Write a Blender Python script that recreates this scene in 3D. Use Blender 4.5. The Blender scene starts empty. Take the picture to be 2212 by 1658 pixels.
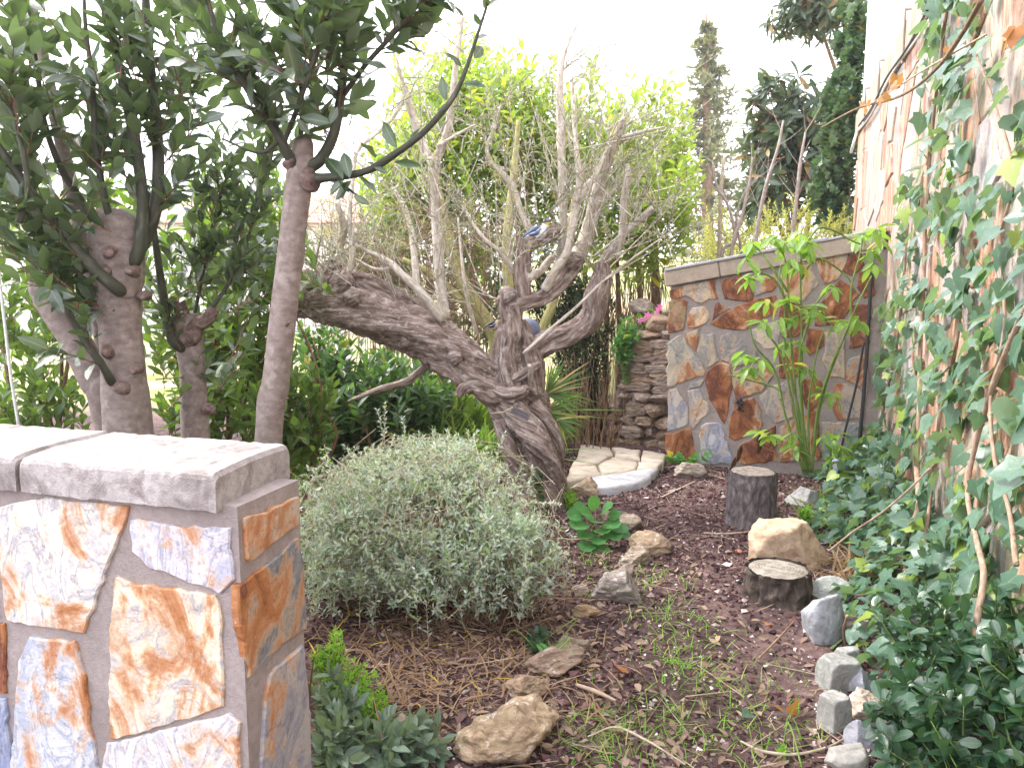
import bpy, math, random
import numpy as np
from mathutils import Matrix, Vector

SC = bpy.context.scene
COL = SC.collection
rng = np.random.default_rng(7)

# ------------------------------------------------------------------ camera
EYE = np.array([0.0, 0.0, 1.55])
FPX = 1736.0
TH = math.atan(229 / FPX)
cT, sT = math.cos(TH), math.sin(TH)
cam_d = bpy.data.cameras.new('camera')
cam_d.sensor_width = 36; cam_d.sensor_fit = 'HORIZONTAL'
cam_d.lens = FPX / 2212 * 36
cam_d.clip_start = 0.05; cam_d.clip_end = 3000
cam = bpy.data.objects.new('camera', cam_d)
COL.objects.link(cam)
cam.location = EYE
cam.rotation_euler = (math.pi / 2 - TH, 0, 0)
SC.camera = cam

# ------------------------------------------------------------------ light
SUN_EL, SUN_AZ = math.radians(48), math.radians(292)   # azimuth clockwise from +Y: behind the camera, to the left
w = bpy.data.worlds.new('World'); SC.world = w; w.use_nodes = True
nt = w.node_tree; nt.nodes.clear()
sky = nt.nodes.new('ShaderNodeTexSky'); sky.sky_type = 'NISHITA'; sky.sun_disc = False
sky.sun_elevation = SUN_EL; sky.sun_rotation = SUN_AZ
sky.air_density = 1.0; sky.dust_density = 6.0; sky.ozone_density = 1.0
cl = nt.nodes.new('ShaderNodeMixRGB'); cl.inputs[0].default_value = 0.72
cl.inputs[2].default_value = (10.4, 10.35, 11.5, 1)          # thin bright overcast
bg = nt.nodes.new('ShaderNodeBackground'); bg.inputs[1].default_value = 0.12
wo = nt.nodes.new('ShaderNodeOutputWorld')
nt.links.new(sky.outputs[0], cl.inputs[1]); nt.links.new(cl.outputs[0], bg.inputs[0]); nt.links.new(bg.outputs[0], wo.inputs[0])
sun_d = bpy.data.lights.new('sun', 'SUN'); sun_d.energy = 1.2; sun_d.angle = math.radians(11); sun_d.color = (1.0, 0.965, 0.93)
sun = bpy.data.objects.new('sun', sun_d); COL.objects.link(sun)
sd = Vector((math.sin(SUN_AZ) * math.cos(SUN_EL), math.cos(SUN_AZ) * math.cos(SUN_EL), math.sin(SUN_EL)))
sun.rotation_euler = sd.to_track_quat('Z', 'Y').to_euler()
VS = SC.view_settings
VS.view_transform = 'Standard'; VS.look = 'None'; VS.gamma = 1.0; VS.use_curve_mapping = False
VS.exposure = 2.02
SC.render.engine = 'CYCLES'
SC.cycles.max_bounces = 8; SC.cycles.transmission_bounces = 4; SC.cycles.diffuse_bounces = 4

# ------------------------------------------------------------------ picture measurements -> places
def ray(x, y):
    u = (x - 1106) / FPX; v = -(y - 829) / FPX
    return np.array([u, cT + v * sT, -sT + v * cT])
def Pd(x, y, d):
    r = ray(x, y); return EYE + r * (d / r[1])
def G(x, y, z=0.0):
    r = ray(x, y); return EYE + r * ((z - EYE[2]) / r[2])
def onpl(x, y, p, n):
    r = ray(x, y); return EYE + r * (np.dot(p - EYE, n) / np.dot(r, n))
def proj(P):
    q = np.asarray(P) - EYE
    d = q[..., 1] * cT - q[..., 2] * sT
    return 1106 + FPX * q[..., 0] / d, 829 - FPX * (q[..., 1] * sT + q[..., 2] * cT) / d, d

# ------------------------------------------------------------------ numpy noise
def _h(i, j, k):
    n = (i * 374761393 + j * 668265263 + k * 1440662683) & 0xffffffff
    n = ((n ^ (n >> 13)) * 1274126177) & 0xffffffff
    return ((n ^ (n >> 16)) & 0xffffff) / float(0xffffff)
def vn(p):
    p = np.asarray(p, float); i = np.floor(p).astype(np.int64); f = p - i; f = f * f * (3 - 2 * f)
    x, y, z = i[..., 0], i[..., 1], i[..., 2]; r = 0
    for a in (0, 1):
        for b in (0, 1):
            for c in (0, 1):
                wt = (f[..., 0] if a else 1 - f[..., 0]) * (f[..., 1] if b else 1 - f[..., 1]) * (f[..., 2] if c else 1 - f[..., 2])
                r = r + wt * _h(x + a, y + b, z + c)
    return r
def fbm(p, o=3):
    p = np.asarray(p, float); s = 0; a = .5; t = 0
    for q in range(o):
        s = s + a * vn(p * 2 ** q + 17.3 * q); t += a; a *= .5
    return s / t
def unit(v):
    v = np.asarray(v, float); return v / np.maximum(np.linalg.norm(v, axis=-1, keepdims=True), 1e-9)
def sstep(a, b, x):
    t = np.clip((np.asarray(x, float) - a) / (b - a), 0, 1); return t * t * (3 - 2 * t)

# ------------------------------------------------------------------ scene objects
def thing(name, label, cat, loc=(0, 0, 0), group=None):
    o = bpy.data.objects.new(name, None); COL.objects.link(o)
    o.empty_display_size = .1; o.location = [float(c) for c in loc]
    return tag(o, label, cat, group)
def tag(o, label=None, cat=None, group=None, kind=None):
    if label: o['label'] = label
    if cat: o['category'] = cat
    if group: o['group'] = group
    if kind: o['kind'] = kind
    return o
def root_loc(o):
    l = Vector((0, 0, 0))
    while o is not None:
        l = l + o.location; o = o.parent
    return l
def put(o, parent):
    """parent o without moving it (parents are unrotated, unscaled)"""
    o.parent = parent
    o.location = o.location - root_loc(parent)
    return o

class Geo:
    def __init__(s):
        s.V = []; s.T = []; s.Q = []; s.rnd = []; s.rib = []; s.gr = []; s.n = 0; s.sm = True
    def add(s, V, T=None, Q=None, rnd=0., rib=0., gr=None):
        V = np.asarray(V, float).reshape(-1, 3); m = len(V)
        s.V.append(V)
        if T is not None and len(T): s.T.append(np.asarray(T, np.int64).reshape(-1, 3) + s.n)
        if Q is not None and len(Q): s.Q.append(np.asarray(Q, np.int64).reshape(-1, 4) + s.n)
        s.rnd.append(np.broadcast_to(np.asarray(rnd, float), (m,))); s.rib.append(np.broadcast_to(np.asarray(rib, float), (m,)))
        s.gr.append(V if gr is None else np.asarray(gr, float).reshape(-1, 3))
        s.n += m
        return s
    def mesh(s, name, mat, smooth=True, origin=None):
        me = bpy.data.meshes.new(name)
        V = np.concatenate(s.V)
        if origin is not None: V = V - np.asarray(origin)
        T = np.concatenate(s.T) if s.T else np.zeros((0, 3), np.int64)
        Q = np.concatenate(s.Q) if s.Q else np.zeros((0, 4), np.int64)
        nl = T.size + Q.size; nf = len(T) + len(Q)
        me.vertices.add(len(V)); me.vertices.foreach_set('co', V.astype(np.float32).ravel())
        me.loops.add(nl); me.loops.foreach_set('vertex_index', np.concatenate([T.ravel(), Q.ravel()]).astype(np.int32))
        me.polygons.add(nf)
        st = np.concatenate([np.arange(len(T)) * 3, T.size + np.arange(len(Q)) * 4])
        me.polygons.foreach_set('loop_start', st.astype(np.int32))
        me.polygons.foreach_set('use_smooth', np.full(nf, smooth))
        for nm, arr in (('rnd', s.rnd), ('rib', s.rib)):
            a = me.attributes.new(nm, 'FLOAT', 'POINT'); a.data.foreach_set('value', np.concatenate(arr).astype(np.float32))
        a = me.attributes.new('grain', 'FLOAT_VECTOR', 'POINT'); a.data.foreach_set('vector', np.concatenate(s.gr).astype(np.float32).ravel())
        me.update(calc_edges=True); me.validate()
        for m in (mat if isinstance(mat, (list, tuple)) else [mat]): me.materials.append(m)
        return me
    def build(s, name, mat, parent=None, smooth=True, kind=None, color=None, origin=None):
        """origin: where the object's own origin goes (world)"""
        if origin is None:
            V = np.concatenate(s.V); origin = np.array([(V[:, 0].min() + V[:, 0].max()) / 2, (V[:, 1].min() + V[:, 1].max()) / 2, V[:, 2].min()])
        o = bpy.data.objects.new(name, s.mesh(name, mat, smooth, origin)); COL.objects.link(o)
        o.location = [float(c) for c in origin]
        if parent is not None: put(o, parent)
        if kind: o['kind'] = kind
        if color is not None: o.color = color
        return o

# ------------------------------------------------------------------ shapes
def spline(P, n):
    P = np.asarray(P, float)
    if len(P) == 2:
        return P[0] + (P[1] - P[0]) * np.linspace(0, 1, n)[:, None]
    E = np.vstack([2 * P[0] - P[1], P, 2 * P[-1] - P[-2]])
    t = np.linspace(0, len(P) - 1, n); i = np.minimum(t.astype(int), len(P) - 2); f = (t - i)[:, None]
    a, b, c, d = E[i], E[i + 1], E[i + 2], E[i + 3]
    return .5 * (2 * b + (c - a) * f + (2 * a - 5 * b + 4 * c - d) * f ** 2 + (3 * b - a - 3 * c + d) * f ** 3)
def frames(C):
    T = unit(np.gradient(C, axis=0)); n = len(C)
    up = np.array([0, 0, 1.]) if abs(T[0][2]) < .9 else np.array([1., 0, 0])
    N = np.zeros_like(C); N[0] = unit(np.cross(T[0], up))
    for i in range(1, n):
        v = N[i - 1] - T[i] * np.dot(N[i - 1], T[i]); N[i] = unit(v)
    return T, N, np.cross(T, N)
def tube(g, P, R, seg=8, n=None, rough=0., lobes=0., lobek=3, twist=0., freq=(14, 3), cap=True, seed=0., knots=0., rnd=0.):
    P = np.asarray(P, float); R = np.asarray(R, float)
    n = n or max(2, 3 * (len(P) - 1) + 1)
    C = spline(P, n); r = np.interp(np.linspace(0, len(P) - 1, n), np.arange(len(P)), np.broadcast_to(R, (len(P),)))
    T, N, B = frames(C)
    s = np.concatenate([[0], np.cumsum(np.linalg.norm(np.diff(C, axis=0), axis=1))])
    th = np.linspace(0, 2 * math.pi, seg, endpoint=False)
    thx = th[None, :] + twist * s[:, None]
    gr = np.stack([np.cos(thx) * r[:, None], np.sin(thx) * r[:, None], np.broadcast_to(s[:, None], thx.shape)], -1)
    rr = np.broadcast_to(r[:, None], thx.shape).copy()
    if rough:
        q = gr * np.array([freq[0], freq[0], freq[1]]) + seed * 7.7
        f = fbm(q, 4); rr = rr * (1 + rough * (2 * (1 - np.abs(2 * f - 1)) - 1.25))
    if lobes: rr = rr * (1 + lobes * np.cos(lobek * thx + seed))
    if knots:
        f = vn(gr * np.array([9, 9, 6]) + seed * 3.1); rr = rr * (1 + knots * sstep(.66, .95, f))
    V = C[:, None, :] + rr[..., None] * (np.cos(th)[None, :, None] * N[:, None, :] + np.sin(th)[None, :, None] * B[:, None, :])
    V = V.reshape(-1, 3)
    i, j = np.meshgrid(np.arange(n - 1), np.arange(seg), indexing='ij'); j2 = (j + 1) % seg
    Q = np.stack([i * seg + j, i * seg + j2, (i + 1) * seg + j2, (i + 1) * seg + j], -1).reshape(-1, 4)
    if cap:
        m = len(V); V = np.vstack([V, C[0] - T[0] * r[0] * .15, C[-1] + T[-1] * r[-1] * .3]); k = np.arange(seg)
        gr = np.vstack([gr.reshape(-1, 3), [[0, 0, 0], [0, 0, s[-1]]]])
        Tt = np.vstack([np.stack([(k + 1) % seg, k, np.full(seg, m)], -1), np.stack([(n - 1) * seg + k, (n - 1) * seg + (k + 1) % seg, np.full(seg, m + 1)], -1)])
    else: Tt = None
    g.add(V, Tt, Q, gr=gr, rnd=rnd)
    return g
def sticks(g, P0, P1, r0, r1, sag=0., seg=3, P2=None):
    """many thin 3-sided twigs at once (S,3)->(S,3), two segments each"""
    P0 = np.asarray(P0, float); P1 = np.asarray(P1, float); S = len(P0)
    L = np.linalg.norm(P1 - P0, axis=1)
    mid = (P0 + P1) / 2 if P2 is None else P2
    mid = mid + np.array([0, 0, 1.]) * (sag * L)[:, None] if np.ndim(sag) == 0 else mid
    C = np.stack([P0, mid, P1], 1)
    T = unit(P1 - P0); up = np.where(np.abs(T[:, 2:3]) < .9, np.array([[0, 0, 1.]]), np.array([[1., 0, 0]]))
    N = unit(np.cross(T, up)); B = np.cross(T, N)
    R = np.stack([np.broadcast_to(r0, S), (np.broadcast_to(r0, S) + np.broadcast_to(r1, S)) / 2, np.broadcast_to(r1, S)], 1)
    th = np.arange(seg) * 2 * math.pi / seg
    ring = np.cos(th)[None, :, None] * N[:, None] + np.sin(th)[None, :, None] * B[:, None]       # S,seg,3
    V = C[:, :, None, :] + R[:, :, None, None] * ring[:, None]                                     # S,3,seg,3
    b = (np.arange(S) * 3 * seg)[:, None]; Q = []
    for i in (0, 1):
        for j in range(seg):
            j2 = (j + 1) % seg
            Q.append(np.concatenate([b + i * seg + j, b + i * seg + j2, b + (i + 1) * seg + j2, b + (i + 1) * seg + j], 1))
    gr = V.copy() 
    g.add(V.reshape(-1, 3), None, np.concatenate(Q), rnd=np.repeat(rng.random(S), 3 * seg), gr=gr.reshape(-1, 3))
    return g

# ---- leaves: local x side, y along, z up
def leaf_grid(rows, fold=.25, droop=.25, wave=0., ph=0.):
    V = []; rib = []; n = len(rows)
    for i, (t, wd) in enumerate(rows):
        z0 = -droop * t * t
        for sd in (-1, 0, 1):
            V.append([sd * wd, t, z0 + fold * wd * abs(sd) + (wave * wd * math.sin(t * 14 + ph + sd) if sd else 0)]); rib.append(1. if sd == 0 else 0.)
    Q = []
    for i in range(n - 1):
        a = 3 * i
        Q += [[a, a + 1, a + 4, a + 3], [a + 1, a + 2, a + 5, a + 4]]
    return np.array(V), np.zeros((0, 3), int), np.array(Q), np.array(rib)
def leaf_poly(half, centre, fold=.2, droop=.25, cup=0.):
    """half: outline points of the right half from base to tip"""
    out = half + [(-x, y) for x, y in half[-2:0:-1]]
    V = [[x, y, fold * abs(x) - droop * y * y - cup * (x * x)] for x, y in out]
    V.append([0, centre, -droop * centre ** 2])
    m = len(out); T = [[i, (i + 1) % m, m] for i in range(m)]
    rib = [0.] * m + [1.]
    rib[0] = 1.; rib[len(half) - 1] = .8
    return np.array(V, float), np.array(T), np.zeros((0, 4), int), np.array(rib)
BAY = [leaf_grid([(0, .012), (.12, .10), (.34, .20), (.58, .215), (.82, .125), (1, .005)], f, d, wv, p) for f, d, wv, p in
       ((.35, .12, .12, 0), (.15, .25, .2, 1), (.5, .05, .1, 2), (.25, -.08, .2, 3))]
LAUREL = [leaf_grid([(0, .015), (.2, .15), (.5, .21), (.8, .13), (1, .01)], f, d) for f, d in ((.3, .15), (.1, .3), (.5, .05))]
SMALL = [leaf_grid([(0, .03), (.5, .19), (1, .02)], f, d) for f, d in ((.3, .1), (.1, .3))]
OLIVE = [leaf_grid([(0, .02), (.5, .1), (1, .01)], f, d) for f, d in ((.3, .1), (.1, .25))]
LOQ = [leaf_grid([(0, .015), (.3, .1), (.65, .15), (.88, .1), (1, .01)], f, d, .1) for f, d in ((.35, .3), (.2, .5))]
AUC = [leaf_grid([(0, .02), (.2, .12), (.5, .18), (.78, .13), (1, .01)], f, d) for f, d in ((.3, .25), (.15, .45), (.4, .15))]
EUO = [leaf_grid([(0, .03), (.2, .16), (.5, .27), (.78, .25), (.94, .13), (1, .03)], f, d) for f, d in ((.3, .2), (.1, .35), (.45, .1))]
IVYH = [(0, 0), (.17, -.15), (.44, -.13), (.43, .08), (.62, .33), (.36, .45), (.2, .72), (0, 1)]
IVYJ = [(0, 0), (.2, -.17), (.45, -.08), (.55, .12), (.46, .4), (.3, .68), (.12, .9), (0, 1)]
IVYK = [(0, 0), (.16, -.2), (.4, -.22), (.36, .05), (.7, .25), (.32, .4), (.18, .7), (0, 1.05)]
IVY = [leaf_poly(h, .3, f, d) for h, f, d in ((IVYH, .15, .2), (IVYJ, .25, .1), (IVYH, -.05, .3), (IVYK, .12, .22))]
ROUND = [leaf_poly([(0, .08)] + [((.5 + .03 * (-1) ** k) * math.sin(a), .5 - (.5 + .03 * (-1) ** k) * math.cos(a)) for k, a in enumerate(np.linspace(.25, math.pi - .2, 8))] + [(0, .97)], .42, .25, .1)]
BLADE = [leaf_grid([(0, .03), (.35, .028), (.7, .018), (1, .002)], .3, d) for d in (.2, .6, 1.0)]

def leaf_geo(kind):
    V, T, Q, rb = kind; return Geo().add(V, T, Q, rib=rb)
_LM = {}
def leaf_meshes(kinds, mat, nm='leaf'):
    k = (id(kinds), mat.name)
    if k not in _LM: _LM[k] = [leaf_geo(q).mesh(nm, mat) for q in kinds]
    return _LM[k]
class Leaves:
    """pos, axis, normal, size of many leaves"""
    def __init__(s): s.p = []; s.d = []; s.n = []; s.s = []
    def add(s, p, d, n, sz):
        p = np.asarray(p, float).reshape(-1, 3); m = len(p); s.p.append(p)
        s.d.append(np.broadcast_to(np.asarray(d, float), (m, 3))); s.n.append(np.broadcast_to(np.asarray(n, float), (m, 3))); s.s.append(np.broadcast_to(np.asarray(sz, float), (m,)))
    def arrays(s):
        p, d, n, z = map(np.concatenate, (s.p, s.d, s.n, s.s)); d = unit(d); n = unit(n - d * np.sum(n * d, 1, keepdims=True)); return p, d, n, z
    def build(s, parent, kinds, mat, parts=300, name='leaf', rest='foliage', pad=40):
        p, d, n, z = s.arrays(); sd = np.cross(d, n); N = len(p)
        own = np.zeros(N, bool)
        if parts:
            X, Y, dep = proj(p); px = z * FPX / np.maximum(dep, .05)
            px = np.where((dep > .1) & (X > -pad) & (X < 2212 + pad) & (Y > -pad) & (Y < 1658 + pad), px, 0)
            near = np.argsort(-px)[:parts]; own[near[px[near] > 14]] = True
            ms = leaf_meshes(kinds, mat, name); off = root_loc(parent)
            for i in np.nonzero(own)[0]:
                o = bpy.data.objects.new(name, ms[int(rng.integers(len(ms)))])
                q = p[i] - np.array(off); k = z[i]
                o.matrix_local = Matrix(((sd[i, 0] * k, d[i, 0] * k, n[i, 0] * k, q[0]), (sd[i, 1] * k, d[i, 1] * k, n[i, 1] * k, q[1]), (sd[i, 2] * k, d[i, 2] * k, n[i, 2] * k, q[2]), (0, 0, 0, 1)))
                o.parent = parent; COL.objects.link(o)
        if (~own).sum() == 0: return None
        g = Geo(); ix = np.nonzero(~own)[0]; pick = rng.integers(len(kinds), size=len(ix))
        for k, (V, T, Q, rb) in enumerate(kinds):
            a = ix[pick == k]; m = len(a)
            if not m: continue
            W = p[a][:, None] + z[a][:, None, None] * (V[None, :, 0:1] * sd[a][:, None] + V[None, :, 1:2] * d[a][:, None] + V[None, :, 2:3] * n[a][:, None])
            off = (np.arange(m) * len(V))[:, None, None]
            g.add(W.reshape(-1, 3), (T[None] + off).reshape(-1, 3) if len(T) else None, (Q[None] + off).reshape(-1, 4) if len(Q) else None,
                  rnd=np.repeat(rng.random(m), len(V)), rib=np.tile(rb, m))
        return g.build(rest, mat, parent, kind='stuff')

UP = np.array([0, 0, 1.])
def perp(T):
    up = np.where(np.abs(T[:, 2:3]) < .9, UP[None], np.array([[1., 0, 0]])); e1 = unit(np.cross(T, up)); return e1, np.cross(T, e1)
def leafy(L, P0, P1, k, size, ang=(35, 70), t0=.1, sag=0., upw=.55, droop=0., jit=.35, tipk=0):
    """k leaves in a spiral along each of the straight shoots P0->P1"""
    P0 = np.asarray(P0, float); P1 = np.asarray(P1, float); S = len(P0)
    T = unit(P1 - P0); e1, e2 = perp(T); Ln = np.linalg.norm(P1 - P0, axis=1)
    t = t0 + (1 - t0) * (np.arange(k)[None] + rng.random((S, k))) / k
    pos = P0[:, None] + (P1 - P0)[:, None] * t[..., None] + UP * (sag * Ln)[:, None, None] * (4 * t * (1 - t))[..., None]
    az = np.arange(k)[None] * 2.4 + rng.random((S, 1)) * 6.3 + rng.normal(0, .4, (S, k))
    rad = np.cos(az)[..., None] * e1[:, None] + np.sin(az)[..., None] * e2[:, None]
    a = np.radians(rng.uniform(ang[0], ang[1], (S, k)) * (1 - .45 * t ** 3))
    d = T[:, None] * np.cos(a)[..., None] + rad * np.sin(a)[..., None] - UP * droop + rng.normal(0, .12, (S, k, 3))
    n = T[:, None] * np.sin(a)[..., None] - rad * np.cos(a)[..., None] * .6 + UP * upw + rng.normal(0, jit, (S, k, 3))
    sz = size * rng.uniform(.65, 1.15, (S, k)) * (1 - .25 * t ** 4)
    L.add(pos.reshape(-1, 3), d.reshape(-1, 3), n.reshape(-1, 3), sz.ravel())
def ball(n, c, r, lo=.3, zmin=-1.):
    v = unit(rng.normal(size=(n, 3))); v[:, 2] = np.where(v[:, 2] < zmin, -v[:, 2], v[:, 2])
    return np.asarray(c) + v * np.asarray(r) * (lo + (1 - lo) * rng.random((n, 1)) ** .6), v
def sprays(c, r, n, ln, org, lo=.3, up=.35, zmin=-1., rnd=.35):
    """n shoots that end inside the ellipsoid (c, r) and come from the direction of org"""
    e, v = ball(n, c, r, lo, zmin)
    d = unit(unit(e - np.asarray(org)) + UP * up + rng.normal(0, rnd, (n, 3)))
    return e - d * (ln * rng.uniform(.6, 1.3, (n, 1))), e

# ---- rocks
def ico(sub):
    t = (1 + 5 ** .5) / 2
    V = [(-1, t, 0), (1, t, 0), (-1, -t, 0), (1, -t, 0), (0, -1, t), (0, 1, t), (0, -1, -t), (0, 1, -t), (t, 0, -1), (t, 0, 1), (-t, 0, -1), (-t, 0, 1)]
    F = [(0, 11, 5), (0, 5, 1), (0, 1, 7), (0, 7, 10), (0, 10, 11), (1, 5, 9), (5, 11, 4), (11, 10, 2), (10, 7, 6), (7, 1, 8), (3, 9, 4), (3, 4, 2), (3, 2, 6), (3, 6, 8), (3, 8, 9), (4, 9, 5), (2, 4, 11), (6, 2, 10), (8, 6, 7), (9, 8, 1)]
    V = [tuple(np.array(v) / np.linalg.norm(v)) for v in V]
    for _ in range(sub):
        m = {}; F2 = []
        def mid(a, b):
            k = (min(a, b), max(a, b))
            if k not in m:
                v = np.array(V[a]) + np.array(V[b]); V.append(tuple(v / np.linalg.norm(v))); m[k] = len(V) - 1
            return m[k]
        for a, b, c in F:
            ab, bc, ca = mid(a, b), mid(b, c), mid(c, a); F2 += [(a, ab, ca), (b, bc, ab), (c, ca, bc), (ab, bc, ca)]
        F = F2
    return np.array(V), np.array(F)
ICO = {s: ico(s) for s in (0, 1, 2, 3, 4)}
def rock_geo(c, size, seed, sub=3, planes=12, rotz=0., rough=.06, block=False, tilt=(0, 0)):
    """a faceted stone: unit ball cut by planes, roughened"""
    D, F = ICO[sub]; r = np.random.default_rng(seed)
    if block: N = np.array([[1, 0, 0], [-1, 0, 0], [0, 1, 0], [0, -1, 0], [0, 0, 1], [0, 0, -1]], float) + r.normal(0, .08, (6, 3)); dd = r.uniform(.72, .8, 6)
    else: N = unit(r.normal(size=(planes, 3))); dd = r.uniform(.5, .9, planes)
    N = unit(N); k = D @ N.T
    rad = np.min(np.where(k > .05, dd / np.maximum(k, .05), 9), axis=1); rad = np.minimum(rad, 1.1)
    Pn = D * rad[:, None]; st = np.floor((Pn[:, 2] + .12 * fbm(Pn * 3 + seed, 2)) * 7 + 3 * vn(Pn * 1.3 + seed)) 
    rad = rad * (1 + rough * 2.2 * (fbm(D * 2.6 + seed, 4) - .5) + rough * 1.1 * (fbm(Pn * 8 + seed, 3) - .5) + rough * .5 * (vn(np.stack([st, st * 0, Pn[:, 0] * 2], 1) + seed) - .5))
    V = D * rad[:, None] * np.asarray(size)
    tx, ty = tilt
    M = np.array(Matrix.Rotation(rotz, 3, 'Z') @ Matrix.Rotation(tx, 3, 'X') @ Matrix.Rotation(ty, 3, 'Y'))
    return Geo().add(V @ M.T + np.asarray(c), F, rnd=r.random())
def slab_geo(poly, org, ex, ey, en, thick, seed, lift=0., back=.012, rough=.004, edge=.012, jit=.006, step=.05):
    """flat stone: polygon in the plane (org, ex, ey), standing proud by thick along en, with a broken edge"""
    r = np.random.default_rng(seed); P = np.asarray(poly, float); pts = []
    for a, b in zip(P, np.roll(P, -1, 0)):
        m = max(1, int(np.linalg.norm(b - a) / step)); tt = np.arange(m)[:, None] / m
        pts.append(a + (b - a) * tt)
    pts = np.vstack(pts); c = pts.mean(0)
    pts = pts + r.normal(0, jit, pts.shape)
    n = len(pts); rings = []
    dv = pts - c; L = np.linalg.norm(dv, axis=1, keepdims=True)
    for ins, h in ((0, -back), (0, thick * .55), (edge, thick), (None, thick)):
        q = c + dv * (.5 if ins is None else np.maximum(1 - ins / np.maximum(L, .01), .3))
        hh = h + (0 if h < 0 else (fbm(np.c_[q * 9, np.full(n, seed * 1.3)], 3) - .5) * rough * 4) * np.ones(n)
        rings.append(np.c_[q, hh])
    U = np.vstack(rings + [[c[0], c[1], thick + r.normal(0, rough)]])
    V = np.asarray(org) + U[:, :1] * np.asarray(ex) + U[:, 1:2] * np.asarray(ey) + U[:, 2:] * np.asarray(en)
    i = np.arange(n); j = (i + 1) % n; Q = np.vstack([np.stack([k * n + i, k * n + j, (k + 1) * n + j, (k + 1) * n + i], -1) for k in range(3)])
    T = np.stack([3 * n + i, 3 * n + j, np.full(n, 4 * n)], -1)
    area = np.sum(P[:, 0] * np.roll(P[:, 1], -1) - np.roll(P[:, 0], -1) * P[:, 1])
    flip = (area < 0) != (np.dot(np.cross(ex, ey), en) < 0)
    if flip: Q = Q[:, ::-1]; T = T[:, ::-1]
    return Geo().add(V, T, Q, rnd=r.random())
def box_geo(g, org, ax, ay, az, lo, hi, bev=.004):
    """box lo..hi in the frame (ax, ay, az), edges chamfered"""
    lo = np.asarray(lo, float); hi = np.asarray(hi, float); b = min(bev, *(.3 * (hi - lo)))
    V = []; ids = {}
    for sx in (0, 1):
        for sy in (0, 1):
            for sz in (0, 1):
                for k in range(3):
                    p = np.where([sx, sy, sz], hi, lo).astype(float); s = np.array([sx, sy, sz]) * 2 - 1
                    q = p - s * b; q[k] = p[k]; ids[(sx, sy, sz, k)] = len(V); V.append(q)
    Q = []; T = []
    for k in range(3):
        a, c = [i for i in range(3) if i != k]
        for s in (0, 1):
            f = []
            for u, v in ((0, 0), (1, 0), (1, 1), (0, 1)):
                t = [0, 0, 0]; t[k] = s; t[a] = u; t[c] = v; f.append(ids[(*t, k)])
            Q.append(f)
    for k in range(3):                       # chamfers along axis k
        a, c = [i for i in range(3) if i != k]
        for u in (0, 1):
            for v in (0, 1):
                t0 = [0, 0, 0]; t0[a] = u; t0[c] = v; t1 = list(t0); t1[k] = 1
                Q.append([ids[(*t0, a)], ids[(*t0, c)], ids[(*t1, c)], ids[(*t1, a)]])
    for sx in (0, 1):
        for sy in (0, 1):
            for sz in (0, 1): T.append([ids[(sx, sy, sz, k)] for k in range(3)])
    V = np.array(V); cen = V.mean(0)
    def fix(fs):
        out = []
        for f in fs:
            p = V[list(f)]; nn = np.cross(p[1] - p[0], p[2] - p[0])
            out.append(f if np.dot(nn, p.mean(0) - cen) > 0 else f[::-1])
        return out
    hand = np.dot(np.cross(ax, ay), az) > 0
    Q = fix(Q); T = fix(T)
    if not hand: Q = [q[::-1] for q in Q]; T = [t[::-1] for t in T]
    W = np.asarray(org) + V[:, :1] * np.asarray(ax) + V[:, 1:2] * np.asarray(ay) + V[:, 2:] * np.asarray(az)
    g.add(W, T, Q); return g
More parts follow.
